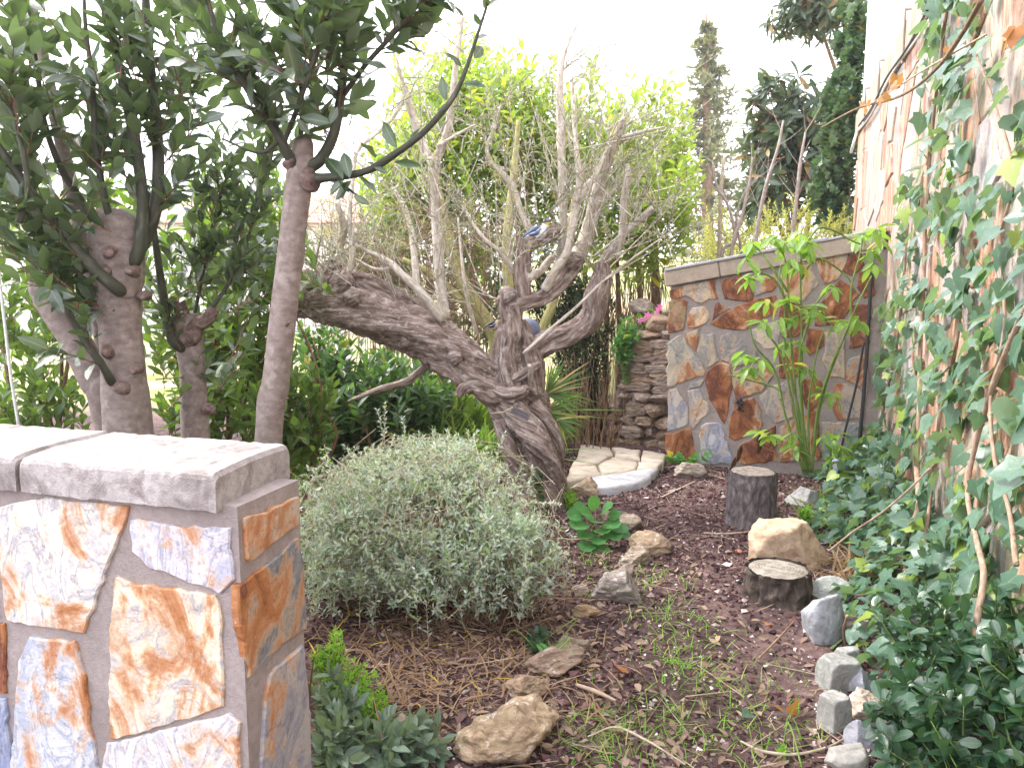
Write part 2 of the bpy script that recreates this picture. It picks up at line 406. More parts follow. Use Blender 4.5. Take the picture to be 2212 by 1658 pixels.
# ------------------------------------------------------------------ materials
class NT:
    def __init__(s, name):
        s.m = bpy.data.materials.new(name); s.m.use_nodes = True; s.t = s.m.node_tree; s.t.nodes.clear()
        s.out = s.t.nodes.new('ShaderNodeOutputMaterial')
    def n(s, ty, **kw):
        o = s.t.nodes.new('ShaderNode' + ty)
        for k, v in kw.items(): setattr(o, k, v)
        return o
    def l(s, a, b): s.t.links.new(a, b)
    def val(s, sock, v):
        if hasattr(v, 'is_linked') or hasattr(v, 'links'): s.l(v, sock)
        else: sock.default_value = v
    def attr(s, name, out='Fac'):
        a = s.n('Attribute'); a.attribute_name = name; return a.outputs[out]
    def math(s, op, a, b=0., c=None, clamp=False):
        o = s.n('Math', operation=op); o.use_clamp = clamp; s.val(o.inputs[0], a); s.val(o.inputs[1], b)
        if c is not None: s.val(o.inputs[2], c)
        return o.outputs[0]
    def mix(s, f, a, b, mode='MIX'):
        o = s.n('MixRGB', blend_type=mode); s.val(o.inputs[0], f)
        for k, v in ((1, a), (2, b)): s.val(o.inputs[k], (*v, 1) if isinstance(v, tuple) and len(v) == 3 else v)
        return o.outputs[0]
    def vec(s, v, scale=(1, 1, 1), off=None):
        o = s.n('VectorMath', operation='MULTIPLY'); s.l(v, o.inputs[0]); o.inputs[1].default_value = scale
        if off is None: return o.outputs[0]
        a = s.n('VectorMath', operation='ADD'); s.l(o.outputs[0], a.inputs[0]); s.val(a.inputs[1], off); return a.outputs[0]
    def noise(s, v, scale, detail=4., rough=.55, dist=0., out='Fac'):
        o = s.n('TexNoise'); s.l(v, o.inputs['Vector']); o.inputs['Scale'].default_value = scale; o.inputs['Detail'].default_value = detail
        o.inputs['Roughness'].default_value = rough; o.inputs['Distortion'].default_value = dist; return o.outputs[out]
    def ramp(s, f, stops, interp='LINEAR'):
        o = s.n('ValToRGB'); s.val(o.inputs[0], f); e = o.color_ramp.elements; o.color_ramp.interpolation = interp
        while len(e) < len(stops): e.new(.5)
        for k, (p, c) in enumerate(stops): e[k].position = p; e[k].color = (c, c, c, 1) if isinstance(c, (int, float)) else (*c, 1)
        return o.outputs[0]
    def bump(s, h, strength=.5, dist=.01):
        o = s.n('Bump'); o.inputs['Strength'].default_value = strength; o.inputs['Distance'].default_value = dist; s.l(h, o.inputs['Height']); return o.outputs[0]
    def bsdf(s, col, rough=.8, spec=.3, normal=None, link=True):
        b = s.n('BsdfPrincipled'); s.val(b.inputs['Base Color'], (*col, 1) if isinstance(col, tuple) and len(col) == 3 else col); s.val(b.inputs['Roughness'], rough)
        b.inputs['Specular IOR Level'].default_value = spec
        if normal is not None: s.l(normal, b.inputs['Normal'])
        if link: s.l(b.outputs[0], s.out.inputs[0])
        return b
    def pos(s): return s.n('NewGeometry').outputs['Position']
    def rand(s):
        r = s.math('ADD', s.attr('rnd'), s.n('ObjectInfo').outputs['Random']); return s.math('FRACT', r)

def leaf_mat(name, c1, c2, rib=(.25, .32, .08), back=None, rough=.38, spec=.5, trans=.3, odd=(.5, .38, .03), oddp=.03, spots=None, tcol=None, ribw=.85):
    t = NT(name); r = t.rand()
    col = t.mix(t.ramp(r, [(0, 0.), (1, 1.)]), c1, c2)
    nz = t.noise(t.pos(), 1.7, 2.); col = t.mix(t.ramp(nz, [(.35, 0.), (.65, .5)]), col, t.mix(.5, col, c2))
    if spots:
        sp = t.noise(t.pos(), 140, 1.); col = t.mix(t.ramp(sp, [(.6, 0.), (.66, 1.)]), col, spots)
    fine = t.noise(t.pos(), 60, 3.); col = t.mix(t.ramp(fine, [(.35, .35), (.6, 0.)]), col, c1)
    col = t.mix(t.math('GREATER_THAN', r, 1 - oddp), col, odd)
    rb = t.ramp(t.attr('rib'), [(ribw, 0.), (.99, .8)]); col = t.mix(rb, col, rib)
    if back:
        bf = t.n('NewGeometry').outputs['Backfacing']; col = t.mix(bf, col, t.mix(t.math('GREATER_THAN', r, 1 - oddp), back, odd))
    bmp = t.bump(t.noise(t.pos(), 90, 2.), .25, .004)
    b = t.bsdf(col, rough, spec, bmp, link=False)
    tr = t.n('BsdfTranslucent'); t.l(t.mix(.85, col, tcol or (c2[0] * 2.6 + .02, c2[1] * 2.6 + .03, c2[2] * 1.2)), tr.inputs[0])
    mx = t.n('MixShader'); mx.inputs[0].default_value = trans; t.l(b.outputs[0], mx.inputs[1]); t.l(tr.outputs[0], mx.inputs[2]); t.l(mx.outputs[0], t.out.inputs[0])
    return t.m

M = {}
M['bay'] = leaf_mat('bay_leaf', (.022, .046, .026), (.05, .088, .036), (.17, .23, .08), (.12, .175, .09), .3, 1., .3, oddp=0., tcol=(.16, .26, .05))
M['bay_far'] = leaf_mat('bay_shrub_leaf', (.035, .078, .02), (.1, .175, .032), (.2, .27, .08), (.12, .18, .06), .36, .55, .38, oddp=.004)
M['laurel'] = leaf_mat('laurel_leaf', (.025, .07, .03), (.065, .14, .04), (.18, .28, .08), (.09, .15, .06), .34, .5, .3)
M['privet'] = leaf_mat('broadleaf', (.075, .135, .045), (.22, .30, .075), (.2, .28, .06), (.13, .2, .05), .36, .5, .45, oddp=.05, odd=(.6, .42, .02))
M['olive'] = leaf_mat('olive_leaf', (.13, .15, .10), (.26, .27, .19), (.3, .3, .2), (.42, .42, .35), .5, .35, .2)
M['germander'] = leaf_mat('silver_leaf', (.20, .265, .225), (.41, .485, .43), (.5, .56, .5), (.5, .56, .5), .65, .25, .2, odd=(.15, .28, .08), oddp=.12)
M['ivy'] = leaf_mat('ivy_leaf', (.04, .10, .062), (.12, .205, .145), (.24, .36, .2), (.15, .23, .12), .36, .5, .25, odd=(.22, .3, .05), oddp=.05, ribw=.9)
M['ivy_dark'] = leaf_mat('ivy_dark_leaf', (.02, .05, .03), (.05, .11, .06), (.15, .25, .12), (.1, .15, .08), .42, .5, .22)
M['dead'] = leaf_mat('dead_leaf', (.22, .085, .03), (.38, .19, .08), (.3, .15, .07), (.4, .25, .14), .7, .2, .2, odd=(.3, .2, .1))
M['litter'] = leaf_mat('litter_leaf', (.12, .075, .055), (.34, .25, .19), (.3, .2, .12), (.4, .3, .2), .8, .15, .1, odd=(.4, .3, .2))
M['aucuba'] = leaf_mat('spotted_leaf', (.07, .17, .03), (.17, .30, .05), (.25, .38, .1), (.22, .36, .1), .38, .45, .35, spots=(.55, .55, .13))
M['euo'] = leaf_mat('euonymus_leaf', (.018, .055, .03), (.045, .105, .052), (.1, .18, .06), (.06, .13, .05), .28, .65, .2, oddp=0.)
M['mallow'] = leaf_mat('mallow_leaf', (.05, .17, .05), (.1, .26, .07), (.2, .4, .15), (.15, .28, .1), .5, .35, .3)
M['bright'] = leaf_mat('fresh_leaf', (.09, .22, .02), (.2, .38, .04), (.25, .4, .08), (.2, .35, .08), .5, .3, .4)
M['loquat'] = leaf_mat('loquat_leaf', (.025, .05, .03), (.06, .095, .05), (.15, .2, .1), (.16, .17, .1), .42, .45, .2, odd=(.3, .17, .05), oddp=.05)
M['conifer'] = leaf_mat('conifer_needle', (.09, .11, .065), (.2, .21, .13), (.1, .12, .06), (.12, .14, .08), .7, .2, .2, odd=(.28, .2, .09), oddp=.1)
M['cypress'] = leaf_mat('cypress_spray', (.014, .03, .016), (.035, .065, .028), (.04, .07, .03), (.03, .06, .03), .7, .2, .15, odd=(.12, .07, .03), oddp=.06)
M['herb'] = leaf_mat('yellowish_leaf', (.14, .17, .06), (.32, .33, .12), (.3, .3, .12), (.3, .3, .14), .5, .3, .4)
M['grass'] = leaf_mat('grass_blade', (.07, .19, .02), (.2, .38, .05), (.2, .3, .07), (.2, .32, .07), .5, .3, .35, odd=(.4, .33, .14), oddp=.15)
M['sedge'] = leaf_mat('sedge_blade', (.05, .12, .025), (.14, .22, .05), (.2, .28, .08), (.18, .27, .08), .5, .3, .3, odd=(.4, .3, .13), oddp=.2)
M['palm'] = leaf_mat('palm_blade', (.04, .1, .03), (.1, .19, .05), (.2, .28, .08), (.15, .22, .08), .45, .4, .25, odd=(.45, .32, .13), oddp=.22)
M['hay'] = leaf_mat('dry_grass_blade', (.17, .105, .06), (.32, .225, .135), (.3, .2, .12), (.3, .2, .13), .7, .2, .2)

def bark_mat(name, c1, c2, c3, fx=(60, 60, 10), bump=.6, rough=.85, bd=.02, spot=None, ring=None):
    t = NT(name); g = t.attr('grain', 'Vector')
    a = t.noise(t.vec(g, fx), 1., 5., .6); b = t.noise(t.pos(), 3.2, 3.)
    col = t.ramp(a, [(.3, c1), (.52, c2), (.72, c3)])
    col = t.mix(t.ramp(b, [(.35, 0.), (.7, .55)]), col, t.mix(.6, col, c1))
    if spot: col = t.mix(t.ramp(t.noise(t.pos(), 26, 4.), [(.55, 0.), (.68, .7)]), col, spot)
    h = a
    if ring: 
        rg = t.noise(t.vec(g, (9, 9, 110)), 1., 2.); col = t.mix(t.ramp(rg, [(.56, 0.), (.72, .45)]), col, ring); h = t.math('ADD', a, t.math('MULTIPLY', rg, .5))
    t.bsdf(col, rough, .25, t.bump(h, bump, bd)); return t.m
M['olive_bark'] = bark_mat('olive_bark', (.09, .058, .046), (.33, .25, .215), (.66, .585, .54), (60, 60, 9), 1., .9, .03, spot=(.55, .5, .47))
M['olive_limb'] = bark_mat('olive_limb_bark', (.3, .24, .17), (.56, .50, .43), (.76, .73, .68), (50, 50, 16), .7, .85, .012, spot=(.72, .69, .65))
M['bay_bark'] = bark_mat('bay_bark', (.15, .118, .1), (.235, .19, .168), (.31, .262, .235), (26, 26, 40), .5, .75, .006, spot=(.33, .29, .265))
M['bay_knot'] = bark_mat('bay_knot_bark', (.09, .055, .047), (.2, .14, .12), (.31, .245, .22), (40, 40, 40), .9, .75, .02)
M['green_twig'] = bark_mat('green_twig_bark', (.035, .037, .026), (.06, .064, .042), (.12, .12, .085), (50, 50, 14), .3, .6, .004)
M['red_twig'] = bark_mat('red_twig_bark', (.12, .05, .035), (.2, .1, .065), (.3, .17, .11), (50, 50, 14), .3, .7, .004)
M['pale_twig'] = bark_mat('pale_twig_bark', (.25, .2, .13), (.42, .36, .26), (.6, .54, .42), (60, 60, 20), .3, .8, .004)
M['grey_twig'] = bark_mat('grey_twig_bark', (.2, .16, .14), (.33, .28, .25), (.5, .45, .41), (60, 60, 20), .3, .8, .004)
M['brown_twig'] = bark_mat('brown_twig_bark', (.13, .08, .05), (.25, .16, .1), (.38, .27, .18), (60, 60, 20), .3, .85, .004)
M['yellow_stem'] = bark_mat('yellow_stem_bark', (.2, .19, .07), (.33, .3, .12), (.48, .44, .22), (50, 50, 12), .3, .75, .004, spot=(.2, .2, .12))
M['green_stem'] = bark_mat('green_stem_bark', (.08, .13, .03), (.16, .23, .05), (.25, .3, .1), (60, 60, 20), .3, .6, .003)
M['ivy_stem'] = bark_mat('ivy_stem_bark', (.2, .13, .09), (.34, .24, .17), (.5, .4, .3), (70, 70, 24), .5, .85, .005)
M['stump_bark'] = bark_mat('stump_bark', (.075, .06, .058), (.17, .145, .145), (.33, .3, .3), (44, 44, 17), 1., .9, .03)
M['dark_stump'] = bark_mat('dark_stump_bark', (.035, .027, .022), (.085, .065, .052), (.16, .13, .105), (30, 30, 9), 1., .9, .03)

def cut_mat(name, c1, c2):
    t = NT(name); g = t.attr('grain', 'Vector'); s = t.n('VectorMath', operation='LENGTH'); t.l(t.vec(g, (1, 1, 0)), s.inputs[0])
    w = t.math('SINE', t.math('ADD', t.math('MULTIPLY', s.outputs['Value'], 420), t.math('MULTIPLY', t.noise(t.pos(), 12, 3.), 9)))
    nz = t.noise(t.pos(), 30, 5.); f = t.math('MULTIPLY_ADD', w, .07, nz)
    t.bsdf(t.ramp(f, [(.3, c1), (.7, c2)]), .9, .2, t.bump(f, .6, .008)); return t.m
M['cut'] = cut_mat('sawn_wood', (.16, .13, .10), (.42, .37, .31))
M['cut_dark'] = cut_mat('weathered_sawn_wood', (.13, .11, .085), (.34, .31, .26))

def stone_mat(name, cs, scale=9., bump=.6, lay=0., rough=.85, white=0., moss=0., bd=.02):
    """cs: dark, mid, light; tinted by the object's own colour"""
    t = NT(name); oi = t.n('ObjectInfo'); p = t.pos()
    off = t.n('VectorMath', operation='SCALE'); t.l(oi.outputs['Location'], off.inputs[0]); off.inputs['Scale'].default_value = 7.31
    v = t.vec(p, (1, 1, 1 + lay), off.outputs[0])
    a = t.noise(v, scale, 6., .65, .4); b = t.noise(v, scale * .35, 3.)
    c = t.ramp(a, [(.28, cs[0]), (.5, cs[1]), (.72, cs[2])])
    c = t.mix(1., c, t.mix(1., oi.outputs['Color'], (1, 1, 1), 'MULTIPLY'), 'MULTIPLY')
    c = t.mix(t.ramp(b, [(.35, 0.), (.65, .5)]), c, t.mix(.7, c, (cs[0][0], cs[0][1] * .95, cs[0][2] * .9)))
    if white: c = t.mix(t.ramp(t.noise(v, scale * .8, 5., .7), [(.58, 0.), (.68, white)]), c, (.72, .71, .70))
    if moss: c = t.mix(t.ramp(t.noise(v, scale * .5, 4.), [(.55, 0.), (.7, moss)]), c, (.10, .12, .04))
    t.bsdf(c, rough, .3, t.bump(a, bump, bd)); return t.m
M['rock'] = stone_mat('field_stone', ((.13, .10, .075), (.33, .27, .21), (.56, .50, .43)), 20, 1., 1.5, white=.7, moss=.45)
M['drystone'] = stone_mat('dry_wall_stone', ((.15, .11, .085), (.36, .28, .215), (.56, .48, .40)), 22, 1., 2.5, white=.5)
M['boulder'] = stone_mat('tan_boulder', ((.36, .24, .15), (.56, .42, .29), (.68, .55, .41)), 22, .7, 0.)
M['block'] = stone_mat('grey_block', ((.18, .18, .17), (.33, .33, .32), (.48, .48, .47)), 26, .5, 0., moss=.25)
M['paving'] = stone_mat('paving_stone', ((.34, .28, .22), (.52, .45, .37), (.64, .58, .5)), 8, .4, 0.)
M['greyslab'] = stone_mat('grey_slab', ((.28, .28, .29), (.45, .45, .47), (.62, .62, .64)), 10, .5, 3.)

def slate_mat(name, pale, grey, rust=(.36, .145, .045), deep=(.15, .05, .028), scale=5., stretch=(1, 1, 1), slant=.7, aniso=(1.3, 1.3, .8)):
    """split slate: bands of pale, grey and rust that follow the cleavage; tint and rust amount come from the object's colour"""
    t = NT(name); oi = t.n('ObjectInfo'); p = t.pos()
    off = t.n('VectorMath', operation='SCALE'); t.l(oi.outputs['Location'], off.inputs[0]); off.inputs['Scale'].default_value = 9.17
    mp = t.n('Mapping'); mp.inputs['Rotation'].default_value = (.3, slant, .4); mp.inputs['Scale'].default_value = aniso; t.l(t.vec(p, stretch), mp.inputs[0])
    v = t.vec(mp.outputs[0], (1, 1, 1), off.outputs[0]); w = t.vec(p, (1, 1, 1), off.outputs[0])
    a = t.noise(v, scale, 9., .63, 1.1); b = t.noise(w, scale * 4., 6., .7, .3); d = t.noise(w, scale * 16, 4., .7); e = t.noise(v, scale * .9, 5., .6, 2.2)
    f = t.math('MULTIPLY_ADD', t.math('SUBTRACT', b, .5), .20, a)
    f = t.math('ADD', f, t.math('MULTIPLY', t.math('SUBTRACT', oi.outputs['Alpha'], .5), .5))
    P_ = t.mix(1., oi.outputs['Color'], pale, 'MULTIPLY'); G_ = t.mix(1., oi.outputs['Color'], grey, 'MULTIPLY')
    base = t.mix(t.ramp(e, [(.44, 0.), (.5, 1.), (.56, .25), (.62, .9)]), P_, G_)
    base = t.mix(t.ramp(e, [(.5, 0.), (.515, .7), (.53, 0.)]), base, (.25, .25, .29))
    ru = t.ramp(f, [(.47, (.62, .47, .32)), (.52, (.55, .32, .15)), (.57, (rust[0] * 1.2, rust[1] * 1.25, rust[2] * 1.4)), (.63, rust), (.69, deep), (.74, (rust[0] * .8, rust[1] * .7, rust[2])), (.82, (.30, .2, .11))])
    col = t.mix(t.ramp(f, [(.46, 0.), (.54, .8), (.62, 1.)]), base, ru)
    sp = t.ramp(t.math('ADD', d, t.math('MULTIPLY', b, .6)), [(.62, .55), (.74, 0.)]); col = t.mix(sp, col, t.mix(1., col, (.55, .46, .43), 'MULTIPLY'))
    col = t.mix(t.ramp(d, [(.62, 0.), (.74, .35)]), col, (.8, .77, .74))
    st = t.n('Math', operation='SNAP'); t.l(e, st.inputs[0]); st.inputs[1].default_value = .045
    h = t.math('ADD', t.math('MULTIPLY', st.outputs[0], 2.2), t.math('ADD', t.math('MULTIPLY', b, .45), t.math('MULTIPLY', d, .22)))
    t.bsdf(col, .62, .4, t.bump(h, .8, .016)); return t.m
M['slate'] = slate_mat('slate', (.74, .675, .59), (.46, .47, .51), scale=4.2)
M['slate_mid'] = slate_mat('slate_weathered', (.42, .36, .29), (.23, .235, .25), rust=(.27, .095, .03), deep=(.11, .038, .02), scale=3.6)
M['slate_house'] = slate_mat('slate_cladding', (.50, .42, .36), (.36, .335, .335), rust=(.36, .18, .115), deep=(.27, .14, .10), scale=4.5, slant=0., aniso=(2.2, 2.2, .35))

def mortar_mat(name, c1, c2, scale=40, stain=None):
    t = NT(name); p = t.pos(); a = t.noise(p, scale, 5., .7); b = t.noise(p, 5, 4.); v = t.noise(p, 260, 2.)
    col = t.mix(t.ramp(a, [(.3, 0.), (.7, 1.)]), c1, c2); col = t.mix(t.ramp(b, [(.4, 0.), (.7, .5)]), col, tuple(c * .7 for c in c1))
    if stain: col = t.mix(t.ramp(t.noise(p, 9, 6., .65, .5), [(.5, 0.), (.62, .75)]), col, stain)
    t.bsdf(col, .92, .2, t.bump(t.math('ADD', a, t.math('MULTIPLY', v, .7)), .7, .006)); return t.m
M['mortar'] = mortar_mat('mortar', (.26, .22, .205), (.39, .34, .32))
M['mortar_pale'] = mortar_mat('pale_mortar', (.40, .35, .315), (.52, .465, .42))
M['coping'] = mortar_mat('cast_coping', (.30, .27, .255), (.53, .50, .485), 34, stain=(.17, .145, .132))
M['coping_brown'] = mortar_mat('brown_coping', (.36, .29, .23), (.46, .39, .32), 30)
M['render'] = mortar_mat('white_render', (.78, .77, .75), (.86, .85, .83), 60)
M['slate_cap'] = mortar_mat('slate_cap', (.3, .29, .31), (.42, .41, .43), 18)

def plain(name, c, rough=.6, spec=.4, nz=.25, metal=0.):
    t = NT(name); a = t.noise(t.pos(), 45, 4.); col = t.mix(t.ramp(a, [(.3, 0.), (.7, 1.)]), tuple(x * (1 - nz) for x in c), c)
    b = t.bsdf(col, rough, spec, t.bump(a, .15, .003)); b.inputs['Metallic'].default_value = metal; return t.m
M['cable'] = plain('black_cable', (.03, .03, .033), .5)
M['cord'] = plain('white_cord', (.7, .7, .68), .7)
M['beam'] = bark_mat('weathered_beam', (.22, .17, .12), (.36, .3, .24), (.5, .44, .37), (20, 20, 4), .5, .85, .006)
M['bird_blue'] = plain('bird_blue', (.09, .14, .28), .45); M['bird_white'] = plain('bird_white', (.78, .77, .76), .5, nz=.1)
M['bird_black'] = plain('bird_black', (.02, .02, .03), .4); M['bird_yellow'] = plain('bird_yellow', (.75, .62, .06), .45)
M['bird_green'] = plain('bird_green', (.42, .44, .05), .5); M['bird_grey'] = plain('bird_grey', (.42, .36, .3), .6)
M['ball_blue'] = plain('blue_ball', (.2, .23, .36), .55, nz=.35); M['lilac'] = plain('lilac', (.36, .37, .62), .45)
M['iron'] = plain('dark_iron', (.035, .03, .035), .6); M['plaque'] = plain('grey_plaque', (.13, .11, .12), .5); M['plaque_edge'] = plain('plaque_edge', (.45, .37, .33), .6)
M['pink'] = leaf_mat('petal', (.62, .12, .5), (.8, .3, .7), (.5, .05, .35), (.6, .2, .5), .6, .2, .35, oddp=0.)
M['roof_tile'] = plain('roof_tile', (.5, .3, .22), .8); M['glass'] = plain('window_glass', (.12, .14, .16), .15, .6)
M['white_paint'] = plain('white_paint', (.8, .8, .78), .7, nz=.08)
M['lampgrey'] = plain('lamp_grey', (.6, .62, .66), .4)
M['reed'] = bark_mat('reed', (.22, .15, .12), (.38, .28, .23), (.52, .42, .36), (80, 80, 10), .4, .85, .003)
M['terracotta'] = plain('terracotta', (.5, .2, .12), .8)

def ground_mat():
    t = NT('garden_soil'); p = t.pos(); sx = t.n('SeparateXYZ'); t.l(p, sx.inputs[0])
    a = t.noise(p, 26, 6., .7); b = t.noise(p, 90, 4., .7); c = t.noise(p, 2.2, 4.)
    mul = t.ramp(a, [(.3, (.032, .02, .019)), (.5, (.076, .048, .045)), (.7, (.15, .105, .097))])
    dirt = t.ramp(a, [(.3, (.09, .055, .05)), (.55, (.155, .10, .09)), (.75, (.25, .18, .165))])
    col = t.mix(t.ramp(c, [(.45, 0.), (.6, 1.)]), mul, dirt)
    straw = t.ramp(a, [(.3, (.3, .23, .13)), (.6, (.5, .42, .26)), (.8, (.6, .54, .36))])
    grs = t.mix(t.ramp(t.noise(p, .6, 4.), [(.45, 0.), (.6, 1.)]), straw, (.2, .24, .07))
    far = t.math('SUBTRACT', sx.outputs['Y'], 8.6); far = t.math('MULTIPLY', far, .8, clamp=True)
    col = t.mix(far, col, grs)
    t.bsdf(col, .95, .15, t.bump(t.math('ADD', a, t.math('MULTIPLY', b, .5)), .9, .02)); return t.m
M['ground'] = ground_mat()
def bits_mat(name, stops, rough=.9):
    t = NT(name); r = t.rand(); n = t.noise(t.pos(), 60, 3.)
    t.bsdf(t.ramp(t.math('MULTIPLY_ADD', t.math('SUBTRACT', n, .5), .2, r), stops), rough, .2); return t.m
M['mulch'] = bits_mat('bark_mulch', [(0, (.03, .016, .016)), (.4, (.07, .036, .035)), (.7, (.125, .068, .065)), (.88, (.21, .135, .125)), (1, (.4, .33, .29))])
M['chips'] = bits_mat('stone_chips', [(0, (.22, .18, .15)), (.5, (.42, .38, .34)), (1, (.66, .63, .6))])
M['twigs'] = bits_mat('fallen_twigs', [(0, (.14, .09, .06)), (.5, (.34, .25, .18)), (1, (.55, .45, .35))])
# ------------------------------------------------------------------ ground
def gz(x, y):
    x = np.asarray(x, float); y = np.asarray(y, float)
    z = .05 * (fbm(np.stack([x * 1.6, y * 1.6, np.zeros_like(x) + 3], -1), 3) - .5)
    z = z + .022 * (vn(np.stack([x * 9, y * 9, np.zeros_like(x)], -1)) - .5)
    ter = sstep(1.0, 1.5, x) * sstep(7.45, 7.9, y)
    z = z + ter * (1.08 + .05 * np.maximum(y - 7.6, 0))
    z = z + sstep(.35, -.3, x) * .05 * sstep(1.5, 3, y)             # planting bed a little above the path
    z = np.where(y > 40, z * np.clip(1 - (y - 40) / 60, 0, 1) + 0 * y, z)
    return z
def gz1(x, y): return float(gz(np.array([x]), np.array([y]))[0])
gx = np.r_[-900, -300, -120, -50, -25, -14, -9, -6, np.linspace(-4, 5, 200), 6, 8, 11, 16, 28, 60, 140, 300, 900]
gy = np.r_[-300, -80, -25, -8, -3, np.linspace(-1, 10, 240), 10.6, 11.5, 13, 15, 18, 22, 28, 36, 48, 70, 110, 200, 450, 1500]
XX, YY = np.meshgrid(gx, gy, indexing='ij'); nx, ny = XX.shape
i, j = np.meshgrid(np.arange(nx - 1), np.arange(ny - 1), indexing='ij')
Q = np.stack([i * ny + j, (i + 1) * ny + j, (i + 1) * ny + j + 1, i * ny + j + 1], -1).reshape(-1, 4)
tag(Geo().add(np.stack([XX, YY, gz(XX, YY)], -1).reshape(-1, 3), None, Q).build('ground', M['ground'], origin=(0, 0, 0)),
    'bare garden ground of dark mulch and soil', kind='structure')

# ------------------------------------------------------------------ near wall (left) of slate in mortar
ZC = 1.11                                             # top of its coping
W0 = G(513, 1108, 1.015); W1 = G(645, 1048, 1.015)
ef = np.array([-.9520, .3060, 0]); nf = np.array([-.3060, -.9520, 0])          # along the front face to the left; out of the front face
ee = unit(W1 - W0); ne = np.array([ee[1], -ee[0], 0]); Lw = np.linalg.norm(W1 - W0)
lw = thing('stone_wall', 'near garden wall of white and rust slate under a thick pale concrete coping', 'wall', (*W0[:2], 0))
o0 = np.array([W0[0], W0[1], 0])
g = Geo()
WL = 3.4
q = [o0, o0 + ee * Lw, o0 + ee * Lw + ef * WL, o0 + ef * WL]
V = [(*p[:2], z) for z in (-.2, 1.03) for p in q]
g.add(np.array(V), None, [[0, 1, 5, 4], [1, 2, 6, 5], [2, 3, 7, 6], [3, 0, 4, 7], [4, 5, 6, 7]])
g.build('mortar_core', M['mortar'], lw, smooth=False)
def lw_front(cx, cy):                                 # measured on the photograph -> (along, height) on the front face
    p = onpl(cx * .4625, 891 + cy * .4625, o0, nf); return np.dot(p - o0, ef), p[2]
def lw_end(cx, cy):
    p = onpl(cx * .4625, 891 + cy * .4625, o0, ne); return np.dot(p - o0, ee), p[2]
FRONT = [([(5, 440), (60, 425), (230, 397), (460, 415), (612, 437), (560, 600), (400, 1026), (250, 1000), (45, 962), (15, 800), (5, 600)], (1, .98, .93, 0.43)),
         ([(614, 492), (830, 527), (1078, 537), (1098, 782), (1040, 843), (950, 808), (850, 770), (700, 718), (625, 640)], (.86, .88, .98, 0.35)),
         ([(552, 767), (600, 777), (640, 802), (800, 812), (1008, 852), (1043, 900), (1053, 1363), (800, 1450), (527, 1520), (517, 1300), (520, 1000)], (1, .93, .82, 0.53)),
         ([(150, 1037), (358, 1062), (408, 1230), (430, 1450), (488, 1760), (300, 1800), (150, 1780), (62, 1700), (80, 1300), (100, 1150)], (.80, .88, .98, 0.43)),
         ([(507, 1540), (1078, 1402), (1123, 1442), (1133, 1900), (510, 1960), (485, 1640)], (.95, .95, .97, 0.29)),
         ([(-330, 985), (33, 980), (36, 1300), (-320, 1310)], (.8, .6, .5, 0.78)),
         ([(-320, 1335), (36, 1327), (66, 1600), (56, 1740), (-300, 1760)], (.42, .5, .72, 0.23)),
         ([(-420, 470), (-30, 455), (-25, 700), (0, 940), (-380, 950)], (.9, .9, .9, 0.43)),
         ([(-800, 480), (-450, 470), (-410, 960), (-360, 1300), (-760, 1330)], (.9, .85, .8, 0.43)),
         ([(70, 1800), (470, 1790), (500, 2100), (80, 2200)], (.8, .8, .85, 0.43)),
         ([(520, 1990), (1130, 1930), (1150, 2300), (540, 2350)], (.9, .85, .8, 0.53)),
         ([(-320, 1790), (40, 1770), (50, 2200), (-300, 2250)], (.9, .85, .8, 0.43))]
ENDS = [([(1130, 500), (1384, 387), (1384, 520), (1152, 698), (1137, 690)], (.62, .58, .58, .68)),
        ([(1103, 812), (1388, 582), (1408, 700), (1423, 1008), (1300, 1080), (1160, 1228), (1107, 960)], (.34, .36, .38, .56)),
        ([(1252, 1212), (1403, 1082), (1438, 1400), (1450, 1800), (1190, 1900), (1232, 1300)], (.52, .54, .60, .40)),
        ([(1125, 1260), (1220, 1225), (1190, 1420), (1165, 1750), (1150, 1700)], (.5, .5, .55, .4))]
for k, (pl, c) in enumerate(FRONT):
    slab_geo([lw_front(*p) for p in pl], o0, ef, UP, nf, .010, 100 + k, jit=.0022, rough=.0025, edge=.004, step=.022).build('slate_stone', M['slate'], lw, smooth=False, color=c)
for k, (pl, c) in enumerate(ENDS[:3]):
    slab_geo([lw_end(*p) for p in pl], o0, ee, UP, ne, .009, 140 + k, jit=.002, rough=.002, edge=.004, step=.022).build('slate_stone', M['slate'], lw, smooth=False, color=c)
